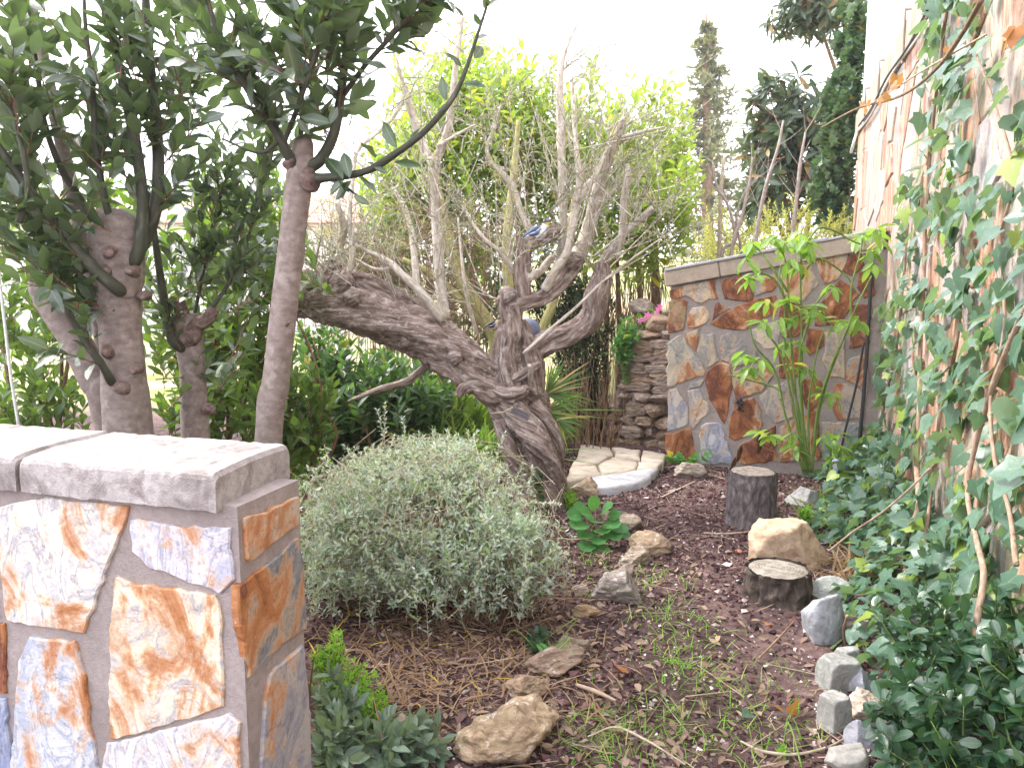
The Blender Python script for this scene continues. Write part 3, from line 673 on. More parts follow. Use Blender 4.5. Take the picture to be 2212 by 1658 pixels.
# coping: the slab with the near end, then the next one beyond the joint
CA = G(467, 1023, ZC); CB = G(627, 958, ZC); CJ = G(35, 985, ZC)
ec = unit(CB - CA); wid = np.linalg.norm(CB - CA); fl = unit(np.array([CJ[0] - CA[0], CJ[1] - CA[1], 0])); l1 = np.linalg.norm((CJ - CA)[:2])
def coping(l0, l1, seed):
    """rounded concrete slab from l0 to l1 along the wall, worn edges"""
    n1 = max(4, int((l1 - l0) / .012)); prof = []
    for a, z in ((0, -.09), (0, -.05), (.001, -.016), (.004, -.006), (.012, -.001), (.03, .0), (.09, .003), (.16, .004), (.23, .003), (wid - .012, 0), (wid - .003, -.005), (wid, -.016), (wid, -.05), (wid, -.09)): prof.append((a, z))
    prof = np.array(prof); m = len(prof); s = np.linspace(l0, l1, n1)
    V = []
    for k, t in enumerate(s):
        e = min(t - l0, l1 - t); ins = .012 if e < .004 else 0
        b = o_c + fl * (t + (.004 if k == 0 else -.004 if k == n1 - 1 else 0))
        P = prof.copy(); P[:, 1] -= np.where(P[:, 1] > -.05, ins, 0)
        V.append(b + P[:, :1] * ec + P[:, 1:] * UP)
    V = np.array(V); V = V + (fbm(V * 30 + seed, 4)[..., None] - .5) * .006 * np.array([.6, 1, 1]) - (sstep(.62, .8, vn(V * 45 + seed)) * .003)[..., None] * UP
    Q = [[k * m + j, k * m + (j + 1) % m, (k + 1) * m + (j + 1) % m, (k + 1) * m + j] for k in range(n1 - 1) for j in range(m)]
    V = V.reshape(-1, 3); c0 = V[:m].mean(0); c1 = V[-m:].mean(0); V = np.vstack([V, c0, c1]); k0 = len(V) - 2
    T = [[(j + 1) % m, j, k0] for j in range(m)] + [[(n1 - 1) * m + j, (n1 - 1) * m + (j + 1) % m, k0 + 1] for j in range(m)]
    Q = np.array(Q)[:, ::-1]; T = np.array(T)[:, ::-1]
    return Geo().add(V, T, Q)
o_c = np.array([CA[0], CA[1], ZC])
coping(0, l1 - .004, 1).build('coping_slab', M['coping'], lw, smooth=False)
coping(l1 + .004, l1 + 1.05, 2).build('coping_slab', M['coping'], lw, smooth=False)
coping(l1 + 1.06, WL, 3).build('coping_slab', M['coping'], lw, smooth=False)

# ------------------------------------------------------------------ the house on the right
HB = G(1900, 1050); hw = unit(np.array([.322, 1.0087, 0])); hn = np.array([-hw[1], hw[0], 0])
def hp(t, z, e=0.): return np.array([HB[0], HB[1], 0]) + hw * t + UP * z + hn * e
def h_tz(x, y):
    p = onpl(x, y, HB, hn); return np.dot(p - HB, hw), p[2]
tE = h_tz(1846, 480)[0]                               # far corner
hs = thing('house', 'slate clad house wall with white upper storey on the right of the path', 'house', hp(2, 0))
g = Geo(); box_geo(g, hp(0, 0), hw, -hn, UP, (-9, 0, -.3), (tE, 5, 3.17), .01); g.build('mortar_core', M['mortar_pale'], hs, smooth=False)
g = Geo(); box_geo(g, hp(0, 0), hw, -hn, UP, (-9, .012, 3.17), (tE, 5, 6.4), .01); g.build('upper_wall', M['render'], hs, smooth=False)
g = Geo(); box_geo(g, hp(0, 0), hw, -hn, UP, (-9.3, -.45, 6.4), (tE + .3, 5.3, 6.55), .01); g.build('roof', M['roof_tile'], hs, smooth=False)
def voronoi(seeds, lo, hi, gap):
    out = []
    for k, s in enumerate(seeds):
        P = [np.array(q, float) for q in ((lo[0], lo[1]), (hi[0], lo[1]), (hi[0], hi[1]), (lo[0], hi[1]))]
        d = np.linalg.norm(seeds - s, axis=1)
        for q in np.argsort(d)[1:16]:
            m = (s + seeds[q]) / 2; nn = unit(seeds[q] - s); off = np.dot(m, nn) - gap / 2; R = []
            for a, b in zip(P, P[1:] + P[:1]):
                da, db = np.dot(a, nn) - off, np.dot(b, nn) - off
                if da <= 0: R.append(a)
                if da * db < 0: R.append(a + (b - a) * da / (da - db))
            P = R
            if len(P) < 3: break
        if len(P) >= 3: out.append(np.array(P))
    return out
t0h = h_tz(2212, 1650)[0] - 1.6
seeds = []
r_ = np.random.default_rng(5)
while len(seeds) < 265:
    c = np.array([r_.uniform(t0h, tE), r_.uniform(0, 3.1)])
    if all((abs(c[0] - s[0]) / .24) ** 2 + (abs(c[1] - s[1]) / .2) ** 2 > 1 for s in seeds[-400:]): seeds.append(c)
    elif r_.random() < .004: break
seeds = np.array(seeds)
for k, P in enumerate(voronoi(seeds, (t0h, 0.0), (tE - .01, 3.05), .022)):
    c = r_.choice(4, p=[.4, .25, .2, .15]); tint = [(1, .94, .88, .42), (.98, .84, .76, .62), (.9, .92, .98, .34), (.78, .78, .84, .46)][c]
    slab_geo(P, hp(0, 0), hw, UP, hn, r_.uniform(.006, .02), 300 + k, jit=.005, rough=.003, edge=.008, step=.09).build('slate_stone', M['slate_house'], hs, smooth=False, color=tint)
# timber rail with cables under the white wall
bm = thing('timber_rail', 'weathered timber rail with iron brackets along the top of the slate cladding', 'rail', hp(tE - 1, 3.1))
tb0 = h_tz(2030, 0)[0] - 3
for a, b in ((tb0, tE - 3.3), (tE - 3.29, tE + .12)):
    g = Geo(); box_geo(g, hp(0, 0), hw, hn, UP, (a, -.02, 3.06), (b, .035, 3.29), .006); g.build('beam', M['beam'], bm, smooth=False)
for tt in (tE - .9, tE - 1.95, tE - 3.3):
    g = Geo(); box_geo(g, hp(0, 0), hw, hn, UP, (tt, .036, 3.0), (tt + .03, .05, 3.36), .003); box_geo(g, hp(0, 0), hw, hn, UP, (tt + .001, -.01, 3.345), (tt + .029, .0355, 3.36), .003); g.build('bracket', M['beam'], bm, smooth=False)
g = Geo(); ts = np.linspace(tb0, tE - .5, 20)
tube(g, [hp(t, 3.05 + .02 * math.sin(t * 3), .055) for t in ts], .009, 6, 60)
tag(g.build('cable', M['cable']), 'black cable strung just below the timber rail', 'cable')
g = Geo(); tube(g, [hp(t, 3.02 + .025 * math.sin(t * 2.3 + 1), .045) for t in ts], .008, 6, 60)
tag(g.build('cable', M['cord']), 'pale cable looped just below the timber rail beside the black one', 'cable')
g = Geo(); tube(g, [hp(tE - .62, 2.98, .08), hp(tE - .72, 2.88, .11), hp(tE - .60, 2.80, .12), hp(tE - .5, 2.86, .1)], .014, 7, 16)
tag(g.build('hook', M['cord']), 'white curved hook hanging at the far end of the timber rail', 'hook')

# ------------------------------------------------------------------ middle wall
MA = G(1440, 1000); MBp = G(1895, 1037); em = unit(MBp - MA); em[2] = 0; nm = np.array([em[1], -em[0], 0]); Lm = np.linalg.norm(MBp - MA)
om = np.array([MA[0], MA[1], 0])
mw = thing('stone_wall', 'rust and grey crazy paved garden wall that ends against the house', 'wall', om)
def mw_uv(x, y):
    p = onpl(x, y, om, nm); return np.dot(p - om, em), p[2]
zl = mw_uv(1445, 619)[1]; zr = mw_uv(1893, 533)[1]; dz = (zr - zl) / Lm
g = Geo(); V = []
for y in (0, -.3):
    for x, z in ((0, -.1), (Lm + .05, -.1), (Lm + .05, zr), (0, zl)): V.append(om + em * x + nm * y + UP * z)
g.add(np.array(V), None, [[0, 1, 2, 3], [7, 6, 5, 4], [0, 3, 7, 4], [3, 2, 6, 7], [1, 5, 6, 2]]); g.build('mortar_core', M['mortar'], mw, smooth=False)
MID = [([(125, 490), (410, 425), (430, 540), (330, 580), (260, 550), (215, 530), (130, 540)], (1.2, 1.1, 1, .55)),
 ([(445, 430), (570, 395), (655, 425), (655, 540), (640, 565), (560, 555), (470, 540)], (1, .8, .6, .85)),
 ([(675, 425), (790, 380), (800, 470), (770, 500), (670, 520)], (1, .95, .9, .5)),
 ([(120, 560), (200, 530), (245, 560), (230, 650), (215, 735), (150, 760), (118, 765)], (.9, .6, .4, .98)),
 ([(275, 600), (345, 605), (370, 620), (365, 700), (290, 725), (235, 730), (240, 660)], (1.5, 1.4, 1.2, .45)),
 ([(410, 570), (440, 565), (505, 600), (390, 680)], (.8, .6, .5, .95)),
 ([(455, 650), (590, 570), (700, 540), (800, 520), (800, 640), (720, 670), (600, 745), (450, 735), (380, 700)], (1.4, 1.2, 1, .7)),
 ([(110, 825), (200, 770), (350, 1000), (340, 1030), (110, 1100)], (.95, .98, .95, .42)),
 ([(220, 770), (310, 735), (290, 880), (225, 800)], (.9, .85, .7, .55)),
 ([(320, 765), (400, 760), (440, 930), (360, 985), (300, 880)], (1, .95, .85, .42)),
 ([(440, 780), (510, 760), (560, 775), (670, 870), (700, 940), (540, 975), (490, 950), (450, 930)], (.75, .74, .75, .42)),
 ([(350, 1010), (450, 945), (500, 960), (510, 1050), (515, 1100), (500, 1250), (465, 1330), (380, 1180), (345, 1060)], (1.3, 1.2, 1.1, .78)),
 ([(240, 1110), (250, 1080), (340, 1050), (345, 1060), (310, 1100)], (.9, .9, .9, .35)),
 ([(115, 1120), (170, 1110), (240, 1220), (245, 1340), (115, 1385)], (1.1, 1.15, 1.3, .4)),
 ([(245, 1120), (310, 1110), (380, 1250), (300, 1330), (265, 1370), (250, 1300)], (1.15, 1.15, 1.2, .45)),
 ([(105, 1400), (255, 1360), (280, 1430), (275, 1560), (105, 1600)], (.7, .55, .5, .8)),
 ([(320, 1340), (440, 1320), (470, 1390), (535, 1590), (310, 1590)], (1.1, 1.2, 1.5, .28)),
 ([(530, 1000), (650, 990), (770, 955), (780, 1040), (700, 1130), (540, 1180), (525, 1100)], (.9, .85, .65, .55)),
 ([(530, 1200), (660, 1170), (710, 1250), (705, 1370), (540, 1440), (495, 1420), (500, 1340)], (1, .9, .8, .65)),
 ([(690, 1150), (780, 1090), (900, 1060), (900, 1290), (800, 1330), (730, 1260)], (1, .98, .98, .4)),
 ([(560, 1470), (700, 1400), (790, 1350), (800, 1570), (570, 1590)], (1, .85, .6, .7)),
 ([(640, 740), (790, 690), (820, 720), (810, 850), (720, 860), (660, 800)], (1.3, 1.25, 1.2, .35)),
 ([(1040, 285), (1250, 250), (1230, 330), (1200, 420), (1100, 450)], (1.1, 1, .85, .5)),
 ([(1250, 275), (1340, 250), (1345, 330), (1280, 400), (1215, 380)], (.9, .6, .45, .95)),
 ([(1350, 282), (1398, 238), (1425, 260), (1400, 300)], (.9, .6, .45, .9)),
 ([(1320, 380), (1420, 320), (1420, 530), (1350, 540), (1310, 470)], (.9, .65, .5, .88)),
 ([(1060, 590), (1200, 430), (1260, 460), (1320, 520), (1200, 710), (1040, 715)], (.9, .65, .5, .92)),
 ([(990, 730), (1090, 740), (1100, 850), (1000, 900), (985, 800)], (1, .8, .6, .75)),
 ([(1110, 750), (1230, 760), (1235, 1040), (1120, 1040), (1095, 930)], (1.1, 1, .9, .4)),
 ([(1270, 590), (1390, 590), (1390, 820), (1260, 860)], (1, .8, .5, .82)),
 ([(1250, 930), (1370, 890), (1380, 1000), (1370, 1130), (1240, 1060)], (.8, .8, .85, .45)),
 ([(1170, 1080), (1240, 1080), (1350, 1150), (1340, 1290), (1180, 1310), (1150, 1200)], (1, .95, .95, .45)),
 ([(960, 1050), (1090, 1050), (1090, 1200), (1010, 1260), (960, 1200)], (.9, .6, .45, .9)),
 ([(815, 880), (955, 830), (955, 1030), (820, 1045)], (.9, .7, .5, .8)),
 ([(830, 380), (1015, 320), (1055, 460), (980, 555), (830, 510)], (1.05, .95, .8, .6)),
 ([(830, 540), (970, 580), (1025, 620), (960, 760), (840, 800), (815, 660)], (.9, .7, .55, .85)),
 ([(1090, 1330), (1330, 1320), (1330, 1560), (1100, 1560)], (.85, .88, .95, .35)),
 ([(820, 1350), (1060, 1240), (1070, 1560), (830, 1570)], (.9, .85, .8, .55))]
for k, (pl, c) in enumerate(MID):
    slab_geo([mw_uv(1404 + x * .342, 459 + y * .342) for x, y in pl], om, em, UP, nm, .010, 600 + k, jit=.006, rough=.004, edge=.008, step=.045).build('slate_stone', M['slate_mid'], mw, smooth=False, color=c)
es = unit(em + UP * dz); ns = np.cross(nm, es); ns = ns if ns[2] > 0 else -ns
for a, b, dy in ((-.04, .40, .035), (.402, 1.02, .03), (1.022, Lm - .01, .034)):
    g = Geo(); box_geo(g, om + UP * (zl + .004), es, -nm, ns, (a, -dy, 0), (b, .34, .125), .008); g.build('coping_slab', M['coping_brown'], mw, smooth=False)
for a, b in ((-.05, .36), (.363, .75), (.753, 1.2), (1.203, Lm - .01)):
    g = Geo(); box_geo(g, om + UP * (zl + .13), es, -nm, ns, (a, -.045, 0), (b, .33, .025 + .006 * math.sin(a * 9)), .005); g.build('slate_cap', M['slate_cap'], mw, smooth=False)

# ------------------------------------------------------------------ dry stone wall
dA = G(1308, 955); dB = G(1440, 968); ed = unit(dB - dA); ed[2] = 0; nd = np.array([ed[1], -ed[0], 0]); od = np.array([dA[0], dA[1], 0])
dw = thing('dry_stone_wall', 'dry stone retaining wall of tan rubble left of the rust slate wall', 'wall', od)
r_ = np.random.default_rng(11); z = -.03; k = 0
while z < 1.1:
    flat = .42 < z < .95
    h = r_.uniform(.055, .085) if flat else r_.uniform(.09, .145)
    x = max(0., (z - .2) * .28) + r_.uniform(-.03, .03) + (.1 if z > .98 else 0); bat = z * .12
    while x < 1.0:
        wd = r_.uniform(.2, .34) if flat else r_.uniform(.12, .24)
        hh = h * r_.uniform(.85, 1.12)
        c = od + ed * (x + wd / 2) - nd * (.1 + bat + r_.uniform(-.02, .03)) + UP * (z + hh / 2)
        tint = [(1, 1, 1, 1), (1.05, .92, .8, 1), (.9, .86, .86, 1), (1.1, 1.02, .88, 1)][r_.integers(4)]
        rock_geo(c, (wd * .66, .17, hh * .68), 800 + k, 2, 11, math.atan2(ed[1], ed[0]) + r_.normal(0, .08), .13, block=r_.random() < .35 or flat, tilt=(r_.normal(0, .06), r_.normal(0, .07))).build('stone', M['drystone'], dw, color=tint, smooth=False)
        x += wd * .97; k += 1
    z += h * .93
c = G(1405, 952); rock_geo((c[0], c[1] - .02, .11), (.24, .16, .055), 871, 3, 9, -.35, .05, tilt=(.1, .08)).build('stone', M['drystone'], dw, color=(1.15, 1.1, .9, 1))
g = Geo(); V = []
for y in (-.2, -.5):
    for x, zz in ((.12, -.1), (1.3, -.1), (1.3, 1.06), (.42, 1.06)): V.append(od + ed * x + nd * y + UP * zz)
g.add(np.array(V), None, [[0, 1, 2, 3], [7, 6, 5, 4], [0, 3, 7, 4], [3, 2, 6, 7], [1, 5, 6, 2]]); g.build('earth_core', M['ground'], dw, smooth=False)
rock_geo(Pd(1392, 668, 8.1), (.21, .16, .12), 880, 3, 10, .3, .06).build
o = rock_geo(Pd(1392, 672, 8.1), (.2, .15, .12), 880, 3, 10, .3, .06).build('rock', M['rock']); tag(o, 'pale rounded rock on top of the dry stone wall behind the pink flowers', 'rock')

# ------------------------------------------------------------------ paving at the end of the path
pv = thing('stone_paving', 'cracked sand coloured paving slabs in front of the dry stone wall', 'paving', G(1330, 1000))
PAV = [[(1256, 962), (1318, 968), (1322, 985), (1290, 1004), (1236, 1006)], [(1322, 968), (1384, 974), (1378, 996), (1330, 987)], [(1388, 974), (1440, 984), (1432, 1000), (1384, 998)],
       [(1234, 1009), (1288, 1007), (1300, 1028), (1262, 1036), (1222, 1040)], [(1294, 1005), (1328, 990), (1376, 999), (1370, 1016), (1304, 1028)], [(1380, 1001), (1430, 1003), (1418, 1012), (1376, 1016)]]
for k, pl in enumerate(PAV):
    P = [G(x, y, .05)[:2] for x, y in pl]
    slab_geo(P, (0, 0, .03), np.array([1., 0, 0]), np.array([0, 1., 0]), UP, .035, 900 + k, jit=.006, rough=.006, edge=.012, step=.08, back=.05).build('paving_slab', M['paving'], pv)
def flat(name, pl, zt, mat, label, cat, seed, th=.04, color=None):
    P = [G(x, y, zt)[:2] for x, y in pl]
    o = slab_geo(P, (0, 0, zt - th), np.array([1., 0, 0]), np.array([0, 1., 0]), UP, th, seed, jit=.008, rough=.008, edge=.015, step=.06, back=.06).build(name, mat, color=color)
    return tag(o, label, cat)
flat('stone_slab', [(1256, 1032), (1300, 1022), (1420, 1010), (1412, 1024), (1386, 1038), (1330, 1052), (1282, 1050)], .06, M['greyslab'], 'long grey slate slab at the front edge of the sandy paving', 'slab', 921)
flat('stone_slab', [(1195, 955), (1215, 948), (1222, 962), (1205, 976)], .12, M['greyslab'], 'small dark grey slab standing behind the olive trunk', 'slab', 922, color=(.5, .52, .6, 1))
# ------------------------------------------------------------------ the old olive
OY = 5.38
def od_(pts, y=OY):                                   # (x, y, radius px[, dy]) -> points, radii
    P = np.array([Pd(p[0], p[1], y + (p[3] if len(p) > 3 else 0)) for p in pts]); R = np.array([p[2] for p in pts]) * y / FPX
    return P, R
ol = thing('olive_tree', 'old pollarded olive tree with a twisted hollow trunk and gnarled grey limbs', 'tree', G(1190, 1095))
g = Geo()
STR = [([(1184, 1118, 40, .06), (1160, 1050, 34, .07), (1138, 980, 33, .04), (1114, 915, 36, .0), (1098, 860, 36, 0), (1100, 810, 30, 0)], 3),
       ([(1200, 1120, 34, .14), (1190, 1050, 28, .17), (1178, 980, 28, .2), (1158, 905, 33, .18), (1125, 835, 38, .06), (1118, 780, 26, .03)], 4),
       ([(1086, 868, 16, -.08), (1118, 900, 24, -.13), (1152, 938, 26, -.15), (1178, 980, 24, -.14), (1194, 1040, 21, -.1), (1206, 1118, 27, -.04)], 2),
       ([(1084, 905, 15, -.08), (1098, 960, 19, -.11), (1118, 1020, 19, -.1), (1142, 1085, 21, -.08), (1152, 1125, 25, -.06)], 2),
       ([(1150, 870, 17, .0), (1182, 915, 17, .02), (1200, 965, 15, .05), (1204, 1020, 12, .1)], 2),
       ([(1124, 925, 9, -.12), (1150, 985, 12, -.14), (1174, 1050, 13, -.1), (1184, 1110, 14, -.06)], 2)]
for k, (pts, lb) in enumerate(STR):
    P, R = od_(pts); tube(g, P, R, 44, 18 * (len(pts) - 1), rough=.3, lobes=.16, lobek=lb, twist=5., freq=(30, 4), seed=k + 1.)
g.build('trunk', M['olive_bark'], ol)
LIMBS = [  # heavy gnarled limbs: points, lobes, roughness
 ([(1112, 850, 44), (1065, 832, 44, -.01), (1010, 790, 46, -.02), (935, 735, 47, -.02), (850, 700, 44, -.03), (775, 672, 46, -.04), (715, 655, 44, -.05), (668, 652, 34, -.05), (636, 650, 24, -.05)], .3),
 ([(1085, 800, 18, .05), (1030, 775, 22, .05), (975, 728, 22, .06), (915, 680, 20, .05), (850, 645, 22, .05), (790, 612, 22, .03), (735, 597, 15, .02)], .4),
 ([(1080, 850, 20, -.06), (1020, 815, 24, -.08), (965, 768, 20, -.08), (900, 730, 12, -.07)], .35),
 ([(1112, 880, 32, -.02), (1096, 820, 32, -.04), (1092, 760, 27, -.05), (1103, 700, 22, -.05), (1096, 650, 21, -.05), (1098, 632, 16, -.05)], .3),
 ([(1150, 850, 24, .02), (1146, 790, 27, .02), (1138, 735, 16, .03), (1132, 700, 10, .03), (1128, 690, 4, .03)], .3),
 ([(1140, 830, 24, .05), (1146, 765, 27, .07), (1185, 738, 26, .08), (1235, 718, 24, .08), (1275, 688, 24, .07), (1288, 640, 23, .06), (1302, 598, 20, .05), (1300, 565, 13, .05)], .3),
 ([(1100, 662, 20, -.04), (1136, 652, 17, -.03), (1176, 640, 17, .0), (1222, 600, 17, .02), (1250, 555, 19, .03)], .25),
 ([(1130, 648, 16, -.02), (1128, 600, 17, -.02), (1132, 550, 17, -.02), (1140, 518, 17, -.02)], .35),
 ([(1125, 524, 10, -.03), (1150, 522, 16, -.03), (1185, 508, 16, -.03), (1208, 498, 12, -.03), (1222, 495, 7, -.03)], .45),
 ([(1105, 860, 15, -.1), (1065, 836, 12, -.12), (1028, 828, 13, -.13), (1000, 838, 13, -.14), (990, 856, 8, -.14)], .35),
 ([(1060, 838, 11, -.12), (1092, 850, 14, -.14), (1125, 846, 13, -.14), (1140, 838, 8, -.13)], .35),
 ([(1095, 822, 14, -.08), (1122, 812, 10, -.1), (1146, 798, 9, -.11), (1166, 785, 6, -.12)], .3),
 ([(700, 650, 30, -.02), (712, 615, 24, -.02), (735, 600, 18, 0), (755, 588, 10, 0)], .4),
 ([(668, 640, 22, .02), (690, 605, 20, .02), (720, 580, 16, .03), (712, 560, 8, .03)], .4),
 ([(975, 770, 13, .03), (922, 790, 10, .02), (880, 822, 8, 0), (820, 840, 6, -.02), (752, 866, 3, -.03)], .2),
 ([(905, 690, 10, .03), (915, 678, 12, .04), (935, 672, 9, .04)], .3)]
for k, (pts, rg) in enumerate(LIMBS):
    g = Geo(); P, R = od_(pts); R = R * .86; tube(g, P, R, 36 if R.max() > .05 else 16, 16 * (len(pts) - 1), rough=rg * 1.4, lobes=.12, lobek=4, twist=1.6, freq=(32, 4.5), seed=20. + k)
    g.build('limb', M['olive_bark'], ol)
for k, (x, y, r, dy) in enumerate(((655, 632, 20, -.1), (690, 618, 24, -.08), (745, 612, 22, -.1), (765, 640, 16, -.16), (668, 600, 16, .0), (705, 590, 14, .02), (730, 575, 12, .04), (640, 670, 14, -.08), (1195, 505, 12, -.06), (1165, 520, 11, -.06), (1100, 640, 17, -.07), (1240, 565, 14, -.02), (880, 735, 13, -.12), (985, 770, 14, -.15))):
    g = Geo(); P, R = od_([(x - r * .7, y + r * .4, r * .9, dy + .03), (x, y, r, dy), (x + r * .8, y - r * .2, r * .6, dy)]); tube(g, P, R, 18, 16, rough=.6, freq=(40, 30), seed=90. + k); g.build('burr', M['olive_bark'], ol)
THIN = [  # pale straighter branches
 [(960, 690, 13), (948, 600, 12), (940, 480, 11), (936, 400, 11), (934, 340, 11)],
 [(935, 350, 10), (912, 315, 8), (895, 270, 7), (880, 215, 6), (868, 170, 4), (860, 130, 2)],
 [(934, 345, 10), (955, 310, 9), (968, 280, 8), (980, 210, 7), (990, 130, 5), (1002, 50, 3)],
 [(945, 315, 4), (990, 298, 3), (1030, 270, 2)],
 [(960, 690, 10), (915, 632, 9), (870, 590, 8), (845, 568, 7), (800, 545, 5), (740, 520, 3)],
 [(905, 625, 8), (898, 560, 7), (888, 500, 6), (868, 440, 5), (840, 400, 3)],
 [(860, 578, 5), (810, 582, 4), (770, 565, 3), (730, 540, 2)],
 [(1245, 560, 18), (1268, 515, 16), (1285, 455, 14), (1300, 390, 13), (1318, 330, 12), (1336, 285, 9), (1346, 258, 5)],
 [(1330, 300, 6), (1370, 290, 4), (1428, 282, 2)],
 [(1205, 590, 9), (1212, 540, 9), (1216, 470, 9), (1213, 380, 9), (1209, 280, 8), (1207, 200, 7), (1212, 140, 6), (1225, 100, 5), (1246, 58, 2)],
 [(1175, 625, 9), (1198, 585, 9), (1222, 545, 8), (1235, 490, 8), (1248, 430, 8), (1285, 380, 6), (1310, 330, 4), (1340, 290, 2)],
 [(1245, 440, 6), (1248, 380, 6), (1243, 300, 5), (1240, 210, 4), (1238, 150, 2)],
 [(1140, 600, 9), (1165, 588, 8), (1190, 560, 8), (1210, 548, 7)],
 [(1145, 500, 6), (1125, 450, 6), (1108, 400, 6), (1085, 370, 6), (1060, 345, 5), (1052, 315, 4), (1070, 270, 3), (1082, 230, 2)],
 [(1300, 575, 10), (1325, 540, 9), (1348, 505, 8), (1375, 480, 7), (1402, 452, 6)],
 [(1335, 550, 8), (1345, 500, 8), (1344, 440, 8), (1350, 390, 7), (1352, 360, 5)],
 [(1110, 590, 5), (1080, 545, 4), (1050, 520, 4), (1020, 480, 3), (1000, 440, 2)],
 [(1130, 760, 4), (1180, 715, 4), (1240, 665, 3), (1300, 610, 3), (1380, 550, 2), (1470, 490, 1.5)],
 [(760, 590, 6), (765, 540, 6), (755, 470, 5), (758, 400, 5), (765, 330, 4), (785, 300, 4), (835, 255, 4), (868, 200, 3), (840, 165, 2)],
 [(700, 590, 4), (660, 540, 4), (640, 500, 3), (620, 470, 2)],
 [(735, 590, 8), (728, 540, 8), (742, 490, 7), (735, 440, 4)],
 [(1145, 840, 5, -.12), (1146, 800, 5, -.12), (1143, 785, 4, -.12)],
 [(1030, 720, 4), (1010, 640, 4), (1000, 560, 3), (990, 470, 2)]]
for k, pts in enumerate(THIN):
    g = Geo(); P, R = od_(pts); P[:, 1] += .12 * np.sin(np.linspace(0, 3, len(P)) + k); tube(g, P, R, 10, 7 * (len(pts) - 1), rough=.13, knots=.2, freq=(60, 30), seed=60. + k)
    g.build('branch', M['olive_limb'], ol)
# long thin whippy twigs that fan up from the limbs
g = Geo(); A = []; B = []; Md = []
for (x, y, n, lean, up) in ((690, 600, 26, -.15, .7), (760, 600, 22, -.05, .8), (860, 640, 16, -.2, .8), (940, 450, 18, -.1, .8), (960, 650, 14, -.3, .7), (1060, 640, 16, -.35, .7), (1110, 560, 16, -.3, .8), (1150, 500, 18, -.2, .9), (1212, 420, 16, 0, .9), (1250, 480, 14, .1, .9), (1300, 430, 20, .15, .8), (1340, 420, 18, .25, .7), (1300, 560, 22, .3, .6), (1390, 470, 14, .4, .5), (1240, 300, 14, 0, .8), (970, 300, 14, -.1, .8), (1330, 300, 14, .1, .8)):
    for q in range(int(n * .6)):
        a = Pd(x + rng.normal(0, 22), y + rng.normal(0, 18), OY + rng.normal(0, .12)); d = unit(np.array([lean + rng.normal(0, .42), rng.normal(0, .35), up + rng.normal(0, .25)])); l = rng.uniform(.3, .95)
        A.append(a); B.append(a + d * l); Md.append(a + d * l * .5 + rng.normal(0, .035, 3))
sticks(g, A, B, .0048, .0016, P2=np.array(Md)); g.build('whips', M['olive_limb'], ol, kind='stuff')
LW = Leaves(); A = np.array(A); B = np.array(B); leafy(LW, A + (B - A) * .45, B, 13, .05, (25, 60), jit=.5); LW.build(ol, OLIVE, M['olive'], parts=0, rest='whip_leaves')
# fine twigs and leaves round the branch tips
LO = Leaves(); g = Geo()
A = []; B = []
src = [(934, 330), (880, 200), (990, 120), (1000, 60), (1030, 270), (1210, 140), (1240, 180), (1212, 300), (1340, 280), (1330, 330), (1300, 400), (1428, 282), (1060, 320), (1080, 240), (1000, 440), (1100, 400), (1380, 480), (1400, 455), (1350, 370), (740, 520), (840, 400), (868, 440), (755, 440), (765, 330), (850, 240), (640, 500), (720, 560), (690, 570), (1450, 500), (1300, 450), (1216, 420), (1245, 380), (900, 540), (945, 470), (1290, 560), (1160, 560), (1020, 480), (960, 600), (1190, 480), (1110, 560), (700, 600), (830, 560)]
for (x, y) in src:
    for q in range(8):
        a = Pd(x + rng.normal(0, 14), y + rng.normal(0, 14), OY + rng.normal(0, .18))
        d = unit(np.array([rng.normal(0, .75), rng.normal(0, .6), rng.normal(.55, .5)]))
        A.append(a); B.append(a + d * rng.uniform(.18, .5))
A = np.array(A); B = np.array(B)
sticks(g, A, B, .004, .0015, sag=.04); g.build('twigs', M['grey_twig'], ol, kind='stuff')
leafy(LO, A, B, 17, .052, (25, 60), t0=.15, sag=.04, jit=.5)
LO.build(ol, OLIVE, M['olive'], parts=0)

# ------------------------------------------------------------------ bay trees behind the near wall
def px_tube(g, pts, y, seg=12, **k):
    P = np.array([Pd(p[0], p[1], y + (p[3] if len(p) > 3 else 0)) for p in pts]); R = np.array([p[2] for p in pts]) * y / FPX
    tube(g, P, R, seg, 10 * (len(pts) - 1), **k); return P, R
def root_down(pts, y):
    """carry the lowest measured point of a trunk on down to the soil"""
    p = Pd(pts[0][0], pts[0][1], y); q = Pd(pts[1][0], pts[1][1], y); d = (p - q) / max(1e-6, (q - p)[2]); z = gz1(p[0], p[1]) - .05
    b = p + d * (p[2] - z) * np.array([.5, .5, 1.]); X, Y, _ = proj(b)
    return [(float(X), float(Y), pts[0][2] * 1.15, b[1] - y)] + pts
def branch(root, pts, y, mat, name='branch', rough=.05, knots=.1, seed=0.):
    g = Geo(); px_tube(g, pts, y, 10, rough=rough, knots=knots, seed=seed, freq=(40, 20)); return g.build(name, mat, root)
def along(pts, y, n, ln, spread=1., t0=.25, upb=.45):
    """side shoots leaving a measured branch"""
    P = spline([Pd(p[0], p[1], y + (p[3] if len(p) > 3 else 0)) for p in pts], 40); T = unit(np.gradient(P, axis=0))
    i = (40 * (t0 + (1 - t0) * rng.random(n))).astype(int).clip(0, 39)
    d = unit(T[i] * .7 + UP * upb + rng.normal(0, .55 * spread, (n, 3)))
    return P[i], P[i] + d * (ln * rng.uniform(.5, 1.2, (n, 1)))

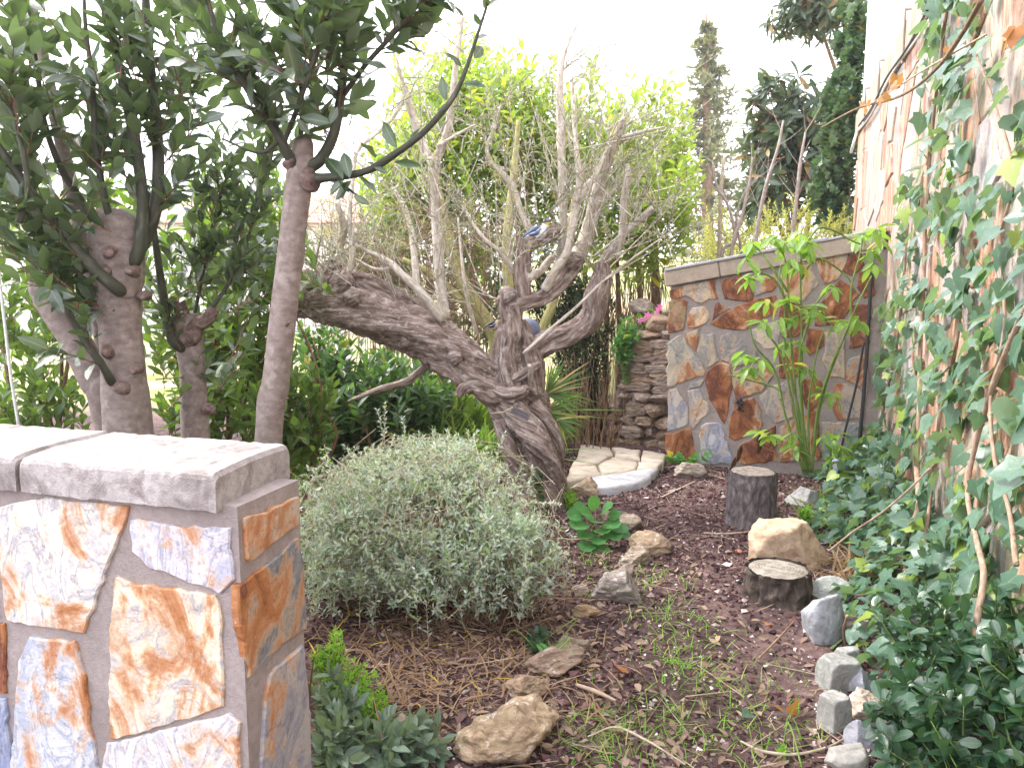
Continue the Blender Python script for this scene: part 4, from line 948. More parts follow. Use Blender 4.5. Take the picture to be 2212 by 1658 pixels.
# tree with the thick pollard head
YA = 3.1
ta = thing('bay_tree', 'thick bay laurel trunk with a knotted pollard head behind the near wall', 'tree', (*Pd(275, 915, YA)[:2], 0))
g = Geo(); px_tube(g, root_down([(276, 915, 50), (268, 820, 46), (262, 740, 43), (258, 660, 42), (256, 620, 43)], YA), YA, 32, rough=.03, knots=.28, freq=(16, 6), seed=3.); g.build('trunk', M['bay_bark'], ta)
g = Geo(); px_tube(g, [(256, 640, 42), (255, 605, 50), (253, 560, 53), (250, 520, 52), (256, 490, 48), (262, 470, 45), (264, 462, 38)], YA, 32, rough=.1, knots=.3, freq=(14, 10), seed=4.); g.build('pollard_head', M['bay_bark'], ta)
for (x, y, r, dy) in ((232, 585, 15, -.08), (236, 545, 13, -.1), (277, 585, 9, -.1), (262, 838, 24, -.06), (232, 760, 15, -.08), (290, 800, 8, -.09), (305, 640, 10, -.02), (210, 520, 16, -.02), (215, 490, 12, -.03)):
    g = Geo(); c = Pd(x, y, YA + dy); e = Pd(x + rng.uniform(-6, 6), y + 4, YA + dy - .035); tube(g, [c + np.array([0, .05, 0]), c, e], np.array([1.2, .9, .4]) * r * YA / FPX, 14, 9, rough=.5, seed=x * .1); g.build('knot', M['bay_knot'], ta)
BRA = [[(264, 634, 14, .0), (256, 626, 14, -.08), (232, 606, 13, -.12), (195, 572, 12, -.14), (150, 520, 10, -.16), (100, 455, 9, -.18), (50, 390, 8, -.2), (0, 320, 6, -.22), (-50, 240, 4, -.2)],
       [(252, 834, 10, .0), (240, 822, 10, -.085), (222, 790, 8, -.12), (190, 745, 8, -.14), (150, 680, 7, -.16), (120, 625, 6, -.18), (96, 585, 4, -.2)],
       [(270, 572, 18, .0), (296, 540, 17, .0), (320, 500, 14, 0), (338, 440, 13, 0), (342, 360, 12, .02), (338, 270, 11, .04), (326, 150, 9, .05), (318, 40, 8, .05), (312, -60, 6, .05)],
       [(272, 585, 15, .0), (298, 548, 14, -.05), (308, 480, 12, -.05), (305, 400, 11, -.05), (290, 300, 11, -.05), (270, 200, 9, -.04), (245, 90, 8, -.03), (225, -50, 6, -.02)],
       [(215, 500, 9, .02), (180, 440, 8, .03), (130, 360, 7, .04), (95, 260, 6, .04), (80, 150, 5, .04), (60, 20, 4, .04)],
       [(40, 480, 7, -.3), (60, 420, 6, -.3), (50, 330, 5, -.32), (20, 220, 4, -.3)],
       [(245, 500, 8, -.06), (222, 410, 7, -.08), (205, 300, 6, -.1), (200, 180, 5, -.1), (185, 60, 4, -.1), (180, -40, 3, -.1)]]
LA = Leaves(); gt = Geo()
for k, b in enumerate(BRA):
    branch(ta, b, YA, M['green_twig'], seed=k)
    a, e = along(b, YA, 9 if k not in (1,) else 4, .3); sticks(gt, a, e, .0035, .0015, sag=.03); leafy(LA, a, e, 9, .112, (30, 65), sag=.03, droop=.1, upw=.8)
g = Geo(); px_tube(g, root_down([(236, 900, 33), (205, 820, 32), (165, 740, 31), (128, 680, 31), (100, 625, 33), (92, 600, 28)], YA + .08), YA + .08, 24, rough=.05, knots=.25, seed=8., freq=(14, 6)); g.build('leaning_stem', M['bay_bark'], ta)
g = Geo(); px_tube(g, root_down([(205, 640, 15), (186, 560, 15), (165, 460, 15), (140, 340, 14), (116, 230, 13), (92, 120, 12), (72, 30, 11), (55, -60, 9)], YA + .25), YA + .25, 14, rough=.04, knots=.1, seed=9., freq=(14, 5)); g.build('leaning_stem', M['bay_bark'], ta)
# loose leafy shoots that fill the crown to the left
a, e = sprays(Pd(110, 190, 3.15), (.62, .45, .62), 46, .32, Pd(230, 560, YA), lo=.1); sticks(gt, a, e, .003, .0013, sag=.02); leafy(LA, a, e, 9, .115, (30, 65), sag=.02, droop=.08)
a, e = sprays(Pd(350, 60, 3.2), (.35, .4, .3), 20, .3, Pd(300, 500, YA), lo=.1); sticks(gt, a, e, .003, .0013, sag=.02); leafy(LA, a, e, 9, .112, (30, 65), sag=.02, droop=.08)
a, e = sprays(Pd(60, 520, 2.95), (.3, .3, .3), 22, .3, Pd(250, 620, YA), lo=.1); sticks(gt, a, e, .003, .0013, sag=.02); leafy(LA, a, e, 8, .115, (30, 65), sag=.02, droop=.1)
gt.build('twigs', M['red_twig'], ta, kind='stuff')
LA.build(ta, BAY, M['bay'], parts=300)

# slim pale tree nearest the path
YC = 2.72
tc = thing('bay_tree', 'slim smooth pale bay trunk with a cut top rising behind the near wall end', 'tree', (*Pd(582, 950, YC)[:2], 0))
CT = [(580, 950, 29), (596, 820, 28.5), (612, 680, 28), (628, 540, 27), (640, 440, 27), (648, 380, 29), (652, 345, 24), (655, 310, 21), (656, 296, 15)]
g = Geo(); px_tube(g, root_down(CT, YC), YC, 26, rough=.025, knots=.16, freq=(16, 6), seed=12.); g.build('trunk', M['bay_bark'], tc)
for (x, y, r) in ((672, 388, 17), (628, 350, 9), (620, 700, 6), (668, 372, 12)):
    g = Geo(); c = Pd(x - 6, y + 6, YC - .02); tube(g, [c, Pd(x, y, YC - .035), Pd(x + 5, y - 4, YC - .05)], np.array([1.15, .95, .4]) * r * YC / FPX, 14, 9, rough=.5, seed=x * .3); g.build('knot', M['bay_knot'], tc)
BRC = [[(648, 394, 15, .0), (668, 388, 14, -.02), (700, 384, 9, -.05), (745, 380, 8, -.08), (800, 366, 7, -.1), (850, 335, 7, -.12), (905, 295, 6, -.14), (950, 248, 6, -.16), (985, 200, 5, -.16), (1010, 140, 4, -.16), (1030, 80, 3, -.15), (1052, 10, 2.5, -.14), (1062, -40, 2, -.14)],
       [(652, 384, 15, .0), (670, 362, 13, -.01), (692, 345, 12, -.01), (715, 305, 11, 0), (728, 260, 10, .01), (738, 190, 9, .02), (748, 110, 8, .03), (758, 30, 6, .04), (762, -50, 5, .04)],
       [(650, 388, 13, .0), (640, 365, 12, -.02), (620, 330, 11, -.04), (600, 290, 10, -.05), (565, 235, 9, -.06), (525, 175, 8, -.07), (490, 110, 7, -.08), (460, 40, 5, -.08), (440, -40, 4, -.08)],
       [(612, 312, 5, -.05), (640, 240, 5, -.1), (668, 160, 4, -.13), (690, 90, 4, -.15), (712, 20, 3, -.16), (722, -40, 2, -.16)],
       [(742, 205, 6, .02), (790, 140, 5, -.02), (835, 90, 5, -.04), (880, 40, 4, -.06), (930, -20, 3, -.08)],
       [(650, 300, 5, .0), (652, 220, 5, .02), (645, 120, 4, .03), (640, 20, 3, .03), (638, -40, 2, .03)],
       [(700, 383, 4, -.05), (740, 400, 3, -.08), (775, 425, 2, -.1)],
       [(610, 300, 4, -.05), (560, 330, 3, -.08), (480, 300, 2, -.1)]]
LC = Leaves(); gt = Geo()
for k, b in enumerate(BRC):
    branch(tc, b, YC, M['green_twig'], seed=30 + k)
    if k in (1, 2, 3, 4, 5):
        a, e = along(b, YC, (0, 15, 16, 10, 13, 10)[k], .24, t0=.3); sticks(gt, a, e, .003, .0013, sag=.03); leafy(LC, a, e, 8, .108, (30, 65), sag=.03, droop=.12)
a, e = sprays(Pd(640, 30, 2.75), (.36, .3, .2), 20, .26, Pd(650, 330, YC), lo=.1); sticks(gt, a, e, .003, .0013); leafy(LC, a, e, 8, .108, (30, 65), droop=.1)
def leaf_px(L, base, tip, y, dy=0., face=(0, -.6, .5)):
    """one leaf measured on the photograph: stalk end, tip"""
    p = Pd(*base, y); q = Pd(*tip, y + dy); d = q - p; L.add(p, unit(d), np.array(face) + rng.normal(0, .3, 3), np.linalg.norm(d))
LP = [((1400, 740), (1350, 560)), ((1525, 620), (1690, 625)), ((1430, 750), (1330, 880)), ((1520, 500), (1420, 370)), ((1605, 430), (1690, 320)), ((1640, 290), (1735, 240)), ((1610, 240), (1500, 270)),
      ((1660, 190), (1600, 100)), ((1700, 150), (1800, 200)), ((1040, 1090), (920, 890)), ((1130, 1080), (1200, 930)), ((880, 1165), (780, 1000)), ((1020, 1190), (1220, 1240)), ((870, 1230), (970, 1275)), ((820, 1200), (890, 1215)),
      ((640, 1320), (510, 1140)), ((690, 1310), (640, 1110)), ((760, 1300), (905, 1400)), ((650, 1330), (530, 1430)), ((600, 1320), (680, 1425)), ((720, 1440), (825, 1500)), ((700, 1330), (600, 1480)), ((1450, 790), (1510, 780)), ((620, 800), (745, 770)), ((600, 790), (540, 900)),
      ((1680, 60), (1720, -40)), ((1720, 30), (1790, -20)), ((1530, 130), (1480, 40)), ((1590, 20), (1550, -60)), ((330, 860), (560, 920)), ((350, 800), (210, 780)), ((320, 720), (160, 600)), ((380, 650), (300, 400)), ((350, 560), (450, 480)), ((280, 900), (20, 830)), ((300, 870), (390, 1000)), ((1100, 100), (1010, 30)), ((1060, 200), (990, 60)), ((900, 400), (1060, 400)), ((820, 470), (970, 500)), ((640, 440), (720, 540)), ((930, 330), (880, 240))]
for b, t in LP:
    leaf_px(LC, (553 + b[0] * .2932, b[1] * .2932), (553 + t[0] * .2932, t[1] * .2932), YC - .12, rng.normal(0, .025))
gt.build('twigs', M['red_twig'], tc, kind='stuff')
LC.build(tc, BAY, M['bay'], parts=300)

# short stub between them
YB = 3.45
tb = thing('bay_tree', 'shorter bay trunk with a lopped knobbly head between two taller trunks', 'tree', (*Pd(420, 930, YB)[:2], 0))
g = Geo(); px_tube(g, root_down([(422, 940, 29), (418, 850, 27), (414, 780, 27), (408, 730, 29), (405, 700, 33), (402, 680, 26)], YB), YB, 24, rough=.05, knots=.25, freq=(14, 6), seed=16.); g.build('trunk', M['bay_bark'], tb)
for pts in ([(405, 715, 18), (425, 700, 16), (445, 690, 14), (462, 668, 12)], [(400, 700, 16), (392, 672, 13), (388, 650, 11)], [(440, 880, 14), (455, 885, 11), (462, 890, 8)], [(400, 735, 20), (415, 725, 22), (430, 730, 16)]):
    g = Geo(); px_tube(g, [(*p, -.03) for p in pts], YB, 14, rough=.2, seed=pts[0][0] * .2); g.build('knot', M['bay_knot'], tb)
BRB = [[(408, 752, 10, .0), (394, 752, 10, -.05), (374, 738, 9, -.07), (360, 690, 8, -.08), (350, 620, 8, -.08), (338, 540, 7, -.08), (328, 470, 6, -.06), (318, 400, 5, -.04)],
       [(455, 670, 4, -.03), (500, 600, 4, 0), (540, 500, 3, .05), (560, 400, 3, .05), (570, 330, 2, .05)],
       [(420, 680, 4, .0), (440, 580, 4, .05), (460, 480, 3, .1), (490, 380, 3, .1)]]
LB = Leaves(); gt = Geo()
for k, b in enumerate(BRB):
    branch(tb, b, YB, M['green_twig'], seed=40 + k)
    a, e = along(b, YB, (5, 24, 24)[k], .28, t0=.1); sticks(gt, a, e, .003, .0013, sag=.03); leafy(LB, a, e, 9, .095, (30, 65), sag=.03)
a, e = sprays(Pd(500, 560, 3.6), (.4, .35, .55), 30, .3, Pd(420, 800, YB), lo=.1); sticks(gt, a, e, .003, .0013); leafy(LB, a, e, 9, .095, (30, 65))
gt.build('twigs', M['red_twig'], tb, kind='stuff')
LB.build(tb, BAY, M['bay'], parts=250)

# ------------------------------------------------------------------ shrubs and trees further back
def shrub(name, label, cat, base, crowns, mat, kinds, leaf, k, stem_mat, stems=5, sr=.02, parts=0, group=None, twig=.003, ang=(30, 65), **kw):
    """crowns: (centre, radii, shoots, shoot length)"""
    base = np.array([base[0], base[1], gz1(base[0], base[1]) - .04]); t = thing(name, label, cat, base, group)
    L = Leaves(); g = Geo(); top = np.mean([c[0] for c in crowns], 0)
    for q in range(stems):
        cc = crowns[q % len(crowns)]; e = cc[0] + rng.normal(0, .35, 3) * cc[1]
        b = base + np.array([rng.normal(0, .09), rng.normal(0, .09), 0]); m = b + (e - b) * .5 + np.array([*rng.normal(0, .1, 2), .1])
        gs = Geo(); tube(gs, [b, m, e], [sr, sr * .7, sr * .25], 8, 16, rough=.08, seed=q); gs.build('stem', stem_mat, t)
    for c, r, n, ln in crowns:
        org = base * .3 + np.asarray(c) * .7 - UP * np.asarray(r)[2] * .6
        a, e = sprays(c, r, n, ln, org, **{q: kw[q] for q in ('lo', 'up', 'zmin', 'rnd') if q in kw}); sticks(g, a, e, twig, twig * .4); leafy(L, a, e, k, leaf, ang, **{q: kw[q] for q in ('droop', 'upw', 'jit', 't0') if q in kw})
    g.build('twigs', stem_mat, t, kind='stuff'); L.build(t, kinds, mat, parts=parts); return t
def C(x, y, d, rx, ry, rz, n, ln):                   # crown lobe measured on the photograph: radii in px, px, metres deep
    return (Pd(x, y, d), (rx * d / FPX, rz, ry * d / FPX), n, ln)
GH = 'bay shrubs behind the near wall'
shrub('bay_shrub', 'dense bay shrub behind the pollard trunk at the left edge', 'shrub', Pd(90, 900, 4.3), [C(60, 620, 4.4, 160, 140, .5, 60, .4), C(60, 840, 4.2, 130, 80, .4, 34, .35), C(180, 430, 4.6, 160, 120, .5, 46, .4)], M['bay_far'], BAY, .1, 11, M['red_twig'], 6, .014, 150)
shrub('bay_shrub', 'tall bay shrub behind the lopped trunk, filling the gap between trunks', 'shrub', Pd(440, 940, 4.4), [C(430, 620, 4.5, 140, 170, .5, 100, .4), C(480, 420, 4.7, 120, 100, .5, 40, .4), C(470, 830, 4.2, 130, 100, .5, 64, .35)], M['bay_far'], BAY, .1, 11, M['red_twig'], 8, .014, 150)
shrub('bay_shrub', 'bay shrub behind the slim pale trunk beside the olive limb', 'shrub', Pd(600, 960, 4.7), [C(590, 500, 4.8, 70, 170, .4, 50, .4), C(640, 860, 4.6, 90, 100, .4, 70, .35), C(560, 760, 4.8, 90, 130, .4, 44, .35)], M['bay_far'], BAY, .1, 11, M['red_twig'], 7, .014, 150)
shrub('laurel_shrub', 'glossy green laurel shrub under the long olive limb', 'shrub', Pd(800, 1000, 6.2), [C(800, 850, 6.2, 170, 120, .5, 170, .45), C(700, 740, 6.3, 80, 60, .4, 40, .4), C(930, 860, 6.4, 90, 90, .4, 50, .4), C(690, 920, 6.0, 80, 70, .4, 50, .4)], M['laurel'], LAUREL, .125, 12, M['brown_twig'], 7, .016, 220, droop=.1)
shrub('fern_shrub', 'feathery bright green conifer shrub low behind the bay trunks', 'shrub', Pd(660, 990, 5.2), [C(640, 960, 5.2, 60, 80, .3, 120, .25)], M['bright'], SMALL, .03, 26, M['green_stem'], 3, .01)
# broad yellow-green tree behind the olive
YP = 8.6
tp = shrub('broadleaf_tree', 'large yellow green leafy tree filling the view behind the olive', 'tree', Pd(1090, 760, YP), [C(1080, 210, YP, 150, 130, 1., 150, .7), C(960, 330, YP, 160, 150, .9, 150, .7), C(1150, 340, YP + .3, 190, 150, 1., 190, .7), C(1330, 390, YP, 140, 140, .9, 140, .7), C(1420, 430, YP - .3, 100, 120, .7, 110, .6), C(1380, 270, YP + .4, 120, 120, .8, 120, .7), C(1460, 330, YP + .8, 70, 100, .6, 60, .6), C(900, 300, YP + .3, 110, 120, .8, 70, .7), C(1000, 140, YP + .5, 110, 80, .8, 60, .7), C(830, 520, YP, 80, 110, .7, 50, .6), C(1230, 230, YP, 130, 110, .9, 90, .7), C(860, 400, YP, 100, 150, .8, 90, .6), C(940, 190, YP + .4, 110, 90, .9, 70, .7), C(1040, 500, YP + .3, 180, 70, .8, 60, .6)],
            M['privet'], LAUREL, .125, 13, M['brown_twig'], 3, .03, 260, droop=.15, lo=.15)
for pts in ([(1085, 760, 12), (1050, 690, 12), (1005, 620, 12), (975, 540, 11), (950, 440, 9), (935, 340, 6)], [(1110, 760, 10), (1100, 640, 10), (1095, 520, 9), (1110, 380, 7), (1120, 260, 4)], [(1070, 780, 11), (1062, 720, 10), (1000, 650, 8), (930, 590, 7), (870, 560, 5)], [(1150, 760, 9), (1180, 690, 9), (1195, 650, 8), (1220, 540, 7), (1250, 400, 5)]):
    g = Geo(); px_tube(g, root_down([(*p, -1.2) for p in pts], YP - 0.) if False else [(*p, -1.4) for p in pts], YP, 10, rough=.06, seed=pts[0][0]); g.build('stem', M['yellow_stem'], tp)
# conifer far back
YK = 24.
tk = thing('conifer_tree', 'tall thin conifer standing far back against the white sky', 'tree', (*Pd(1530, 600, YK)[:2], gz1(*Pd(1530, 600, YK)[:2]) - .1))
g = Geo(); b = np.array(tk.location); tube(g, [b, Pd(1528, 400, YK), Pd(1526, 200, YK), Pd(1526, 30, YK)], [.2, .15, .09, .02], 9, 24, rough=.1); g.build('trunk', M['brown_twig'], tk)
L = Leaves(); A = []; B = []
for z in np.linspace(60, 590, 40):
    t = (z - 40) / 550; wpx = 6 + 165 * t ** .95
    for q in range(6):
        az = rng.random() * 6.3; l = wpx * YK / FPX * rng.uniform(.25, 1.15); c = Pd(1527, z, YK)
        A.append(c); B.append(c + np.array([math.cos(az) * l, math.sin(az) * l, rng.uniform(-.05, .3) * l]))
A = np.array(A); B = np.array(B); g = Geo(); sticks(g, A, B, .02, .006, sag=-.06); g.build('branches', M['brown_twig'], tk, kind='stuff')
leafy(L, A, B, 22, .24, (30, 75), t0=.2, sag=-.06, jit=.6); L.build(tk, SMALL, M['conifer'], parts=0)
# loquat on the right and the bough overhead
def rosettes(t, crowns, base, nros, mat, size, per=9, parts=0, stem=M['brown_twig'], sr=.05, droop=.35):
    L = Leaves(); g = Geo(); A = []; B = []
    for c, r, n in crowns:
        e, v = ball(n, c, r, .25); d = unit(v + UP * .3 + rng.normal(0, .4, (n, 3))); A.append(e - d * .45); B.append(e)
    A = np.concatenate(A); B = np.concatenate(B); sticks(g, A, B, .012, .006); g.build('twigs', stem, t, kind='stuff')
    leafy(L, A + (B - A) * .75, B, per, size, (45, 95), t0=.2, droop=droop, upw=.4); L.build(t, LOQ, mat, parts=parts)
    for q, (c, r, n) in enumerate(crowns):
        gs = Geo(); m = (np.asarray(base) + c) / 2 + np.array([.1, 0, .2]); tube(gs, [base, m, c], [sr, sr * .7, sr * .3], 9, 20, rough=.08, seed=q); gs.build('limb', stem, t)
YL = 11.5
b = Pd(1712, 560, YL); tl = thing('loquat_tree', 'dark loquat tree with long drooping leaves beside the ivy corner', 'tree', (*b[:2], gz1(*b[:2]) - .05))
rosettes(tl, [(Pd(1700, 250, YL), (90 * YL / FPX, .6, 100 * YL / FPX), 60), (Pd(1750, 380, YL), (75 * YL / FPX, .6, 90 * YL / FPX), 50), (Pd(1660, 330, YL), (50 * YL / FPX, .5, 110 * YL / FPX), 34), (Pd(1640, 420, YL), (55 * YL / FPX, .5, 70 * YL / FPX), 24)], np.array(tl.location), 1, M['loquat'], .27, 10, 220)
YO = 10.8
b = Pd(1905, 600, YO); to = thing('overhanging_tree', 'brownish green bough hanging in at the top beside the white house', 'tree', (*b[:2], gz1(*b[:2]) - .05))
rosettes(to, [(Pd(1760, 20, YO), (105 * YO / FPX, .6, 60 * YO / FPX), 90), (Pd(1850, -60, YO), (120 * YO / FPX, .6, 70 * YO / FPX), 50)], np.array(to.location), 1, M['loquat'], .19, 9, 120)
# shrub and bare saplings behind the middle wall
shrub('flowering_shrub', 'loose yellow green shrub behind the coping of the middle wall', 'shrub', Pd(1690, 600, 9.6), [C(1560, 500, 9.6, 80, 60, .6, 70, .35), C(1700, 490, 9.4, 110, 70, .6, 120, .35), C(1820, 500, 9.2, 70, 60, .5, 60, .35)], M['herb'], SMALL, .055, 22, M['pale_twig'], 6, .012)
SAP = [([(1580, 545, 4), (1602, 470, 4), (1618, 400, 3), (1626, 340, 2)], 8.2, 'thin bare grey sapling leaning right behind the left end of the middle wall coping'), ([(1560, 548, 4), (1588, 520, 4), (1575, 450, 3), (1548, 400, 3), (1540, 350, 2)], 8.3, 'bare forked sapling bending left behind the middle wall'),
       ([(1632, 530, 5), (1640, 470, 4), (1655, 400, 4), (1680, 320, 3), (1692, 260, 2)], 8.0, 'bare sapling curving right in front of the loquat'), ([(1712, 515, 5), (1720, 440, 4), (1728, 360, 4), (1740, 285, 2)], 7.9, 'straight dark bare sapling rising behind the spotted laurel'),
       ([(1600, 545, 3), (1590, 480, 3), (1606, 420, 2), (1640, 380, 2)], 8.5, 'twiggy thin bare sapling between two stouter bare ones')]
for pts, y, lb in SAP:
    p = Pd(pts[0][0], pts[0][1], y); z = gz1(p[0], p[1]); t = thing('bare_sapling', lb, 'sapling', (p[0], p[1], z - .05), 'bare saplings behind the middle wall')
    g = Geo(); P = np.vstack([[p[0], p[1], z - .05], [Pd(*q[:2], y) for q in pts]]); R = np.array([pts[0][2]] + [q[2] for q in pts]) * y / FPX; tube(g, P, R, 8, 30, rough=.06); g.build('stem', M['grey_twig'], t)
    a, e = along(pts, y, 9, .3, upb=.6); g = Geo(); sticks(g, a, e, .005, .002, sag=-.04); g.build('twigs', M['grey_twig'], t, kind='stuff')
p = Pd(1553, 560, 9); g = Geo(); tube(g, [np.array([p[0], p[1], gz1(p[0], p[1]) - .05]), Pd(1556, 450, 9), Pd(1563, 342, 9)], [.022, .022, .02], 8, 12, rough=.03)
tag(g.build('stake', M['pale_twig']), 'straight pale wooden stake standing behind the middle wall', 'stake')
# dark cypress behind the trunk, and the brown dry stems beside it
shrub('cypress_bush', 'very dark green cypress bush in shade between the olive and the dry stone wall', 'shrub', Pd(1260, 960, 7.9), [C(1255, 720, 8.0, 70, 160, .4, 260, .35), C(1270, 860, 7.8, 60, 80, .35, 130, .3), C(1190, 620, 8.2, 70, 90, .4, 90, .35)], M['cypress'], SMALL, .06, 26, M['brown_twig'], 5, .02, jit=.6)
t = thing('dry_thicket', 'thicket of dry brown stems between the olive and the dry stone wall', 'thicket', G(1270, 950)); g = Geo()
n = 130; x = rng.uniform(1190, 1330, n); A = np.array([G(q, rng.uniform(935, 985)) for q in x]); B = np.array([Pd(q + rng.normal(0, 22), rng.uniform(760, 900), a[1] + rng.normal(0, .1)) for q, a in zip(x, A)]); sticks(g, A, B, .006, .003, P2=(A + B) / 2 + rng.normal(0, .03, (n, 3))); g.build('dry_stems', M['brown_twig'], t, kind='stuff')
t = thing('bare_conifer', 'brown bare twiggy conifer stems hanging behind the right olive limb', 'tree', (*Pd(1370, 700, 8.8)[:2], 1.1)); g = Geo()
n = 190; x = rng.uniform(1290, 1440, n); A = np.array([Pd(q, rng.uniform(560, 720), rng.uniform(8.5, 9.4)) for q in x]); B = A + np.stack([rng.normal(0, .08, n), rng.normal(0, .08, n), -rng.uniform(.25, .7, n)], 1); sticks(g, A, B, .006, .003); g.build('hanging_twigs', M['brown_twig'], t, kind='stuff')
for xx in (1310, 1338, 1385, 1412, 1425):
    g = Geo(); p = Pd(xx, 700, 8.9); tube(g, [np.array([p[0], p[1], gz1(p[0], p[1]) - .05]), p, Pd(xx + rng.normal(0, 8), 480, 8.9)], [.035, .03, .02], 8, 14, rough=.1, seed=xx); g.build('stem', M['brown_twig'], t)
# dry brush behind the left half of the olive
t = thing('dry_brush', 'tangle of dry pinkish brown twigs behind the olive limbs', 'brush', (*Pd(900, 700, 7.4)[:2], 0)); g = Geo()
n = 520; A = np.array([Pd(rng.uniform(680, 1080), rng.uniform(480, 720), rng.uniform(7., 7.8)) for _ in range(n)]); B = A + unit(rng.normal(0, 1, (n, 3)) * [1, .6, .55] + [0, 0, .2]) * rng.uniform(.25, .9, (n, 1)); sticks(g, A, B, .004, .0015, sag=.08)
x = rng.uniform(680, 1080, 120); A = np.array([[*Pd(q, 700, 7.4)[:2], 0.] for q in x]); B = np.array([Pd(q + rng.normal(0, 40), rng.uniform(430, 640), 7.4 + rng.normal(0, .3)) for q in x]); sticks(g, A, B, .006, .003, P2=(A + B) / 2 + rng.normal(0, .06, A.shape)); g.build('dry_twigs', M['brown_twig'], t, kind='stuff')
L = Leaves(); leafy(L, A, B, 14, .05, (30, 70), t0=.4); L.build(t, OLIVE, M['olive'], parts=0)
shrub('laurel_shrub', 'dark laurel foliage low behind the dry brush and olive limbs', 'shrub', Pd(930, 760, 8.0), [C(820, 560, 8., 130, 130, .4, 90, .5), C(1000, 620, 8., 140, 120, .4, 70, .5)], M['laurel'], LAUREL, .12, 11, M['brown_twig'], 4, .018)
# pale house beyond the trees on the left
hb = Pd(330, 640, 22); ph = thing('far_house', 'pale rendered house seen through the bay trees on the left', 'house', (hb[0], hb[1], 0))
g = Geo(); box_geo(g, (0, 0, 0), np.array([1., 0, 0]), np.array([0, 1., 0]), UP, (hb[0] - 8, hb[1], -.2), (hb[0] + 6.5, hb[1] + 7, 3.0), .02); g.build('wall', M['render'], ph, smooth=False)
g = Geo(); x0, x1, y0, y1 = hb[0] - 8.4, hb[0] + 6.9, hb[1] - .4, hb[1] + 7.4
g.add(np.array([(x0, y0, 3.), (x1, y0, 3.), (x1, y1, 3.), (x0, y1, 3.), (x0, (y0 + y1) / 2, 4.1), (x1, (y0 + y1) / 2, 4.1)]), [[0, 4, 3], [1, 2, 5]], [[0, 1, 5, 4], [2, 3, 4, 5], [3, 2, 1, 0]]); g.build('roof', M['roof_tile'], ph, smooth=False)
for xo in (-5.5, -1.5, 3):
    g = Geo(); box_geo(g, (0, 0, 0), np.array([1., 0, 0]), np.array([0, 1., 0]), UP, (hb[0] + xo, hb[1] - .03, 1.0), (hb[0] + xo + 1.1, hb[1] + .1, 2.2), .02); f = g.build('window', M['white_paint'], ph, smooth=False)
    g = Geo(); box_geo(g, (0, 0, 0), np.array([1., 0, 0]), np.array([0, 1., 0]), UP, (hb[0] + xo + .1, hb[1] - .05, 1.1), (hb[0] + xo + 1., hb[1] - .032, 2.1), .005); g.build('pane', M['glass'], f, smooth=False)
# ------------------------------------------------------------------ ivy on the house
def ivy_dens(x, y):
    d = np.zeros_like(x)
    def put_(m, v):
        nonlocal d
        d = np.where(m, np.maximum(d, v), d)
    put_((y < 380) & (x > 1985 + (y - 200) * -.02) & (x < 2085 + .12 * (380 - y)), .62)
    put_((y < 380) & (x >= 2150), .22); put_((y < 200) & (x > 2080) & (x < 2170), .25)
    put_((y >= 380) & (y < 640) & (x > 1935) & (x < 2040), .34); put_((y >= 400) & (y < 640) & (x >= 2040), .75)
    put_((y >= 640) & (y < 900) & (x > 1895) & (x < 2010), .36); put_((y >= 640) & (y < 900) & (x >= 2010), .6)
    put_((y >= 900) & (y < 1080) & (x > 1885), .42); put_((y >= 900) & (y < 1080) & (x > 2060), .62)
    put_((y >= 1080), .85)
    return d
iv = thing('ivy', 'grey green ivy climbing and trailing over the slate house wall', 'ivy', hp(-1.5, 0, .05))
n = 16000; tt = rng.uniform(t0h, tE - .3, n); zz = rng.uniform(0, 3.35, n); e = rng.uniform(.03, .1, n)
P = hp(0, 0) + tt[:, None] * hw + zz[:, None] * UP + e[:, None] * hn
X, Y, D = proj(P); keep = (D > .3) & (rng.random(n) < ivy_dens(X, Y) * .34 * (.55 + .9 * vn(P * 3.1)))
# thin out the far, strongly foreshortened part
keep &= (X < 2500) & (rng.random(n) < np.clip(1.25 - (tt + 1) * .13, .35, 1))
P = P[keep]; m = len(P)
L = Leaves(); L.add(P, -UP * .75 + hn * .3 + rng.normal(0, .4, (m, 3)), hn * .75 + UP * .55 + rng.normal(0, .33, (m, 3)), rng.uniform(.05, .115, m))
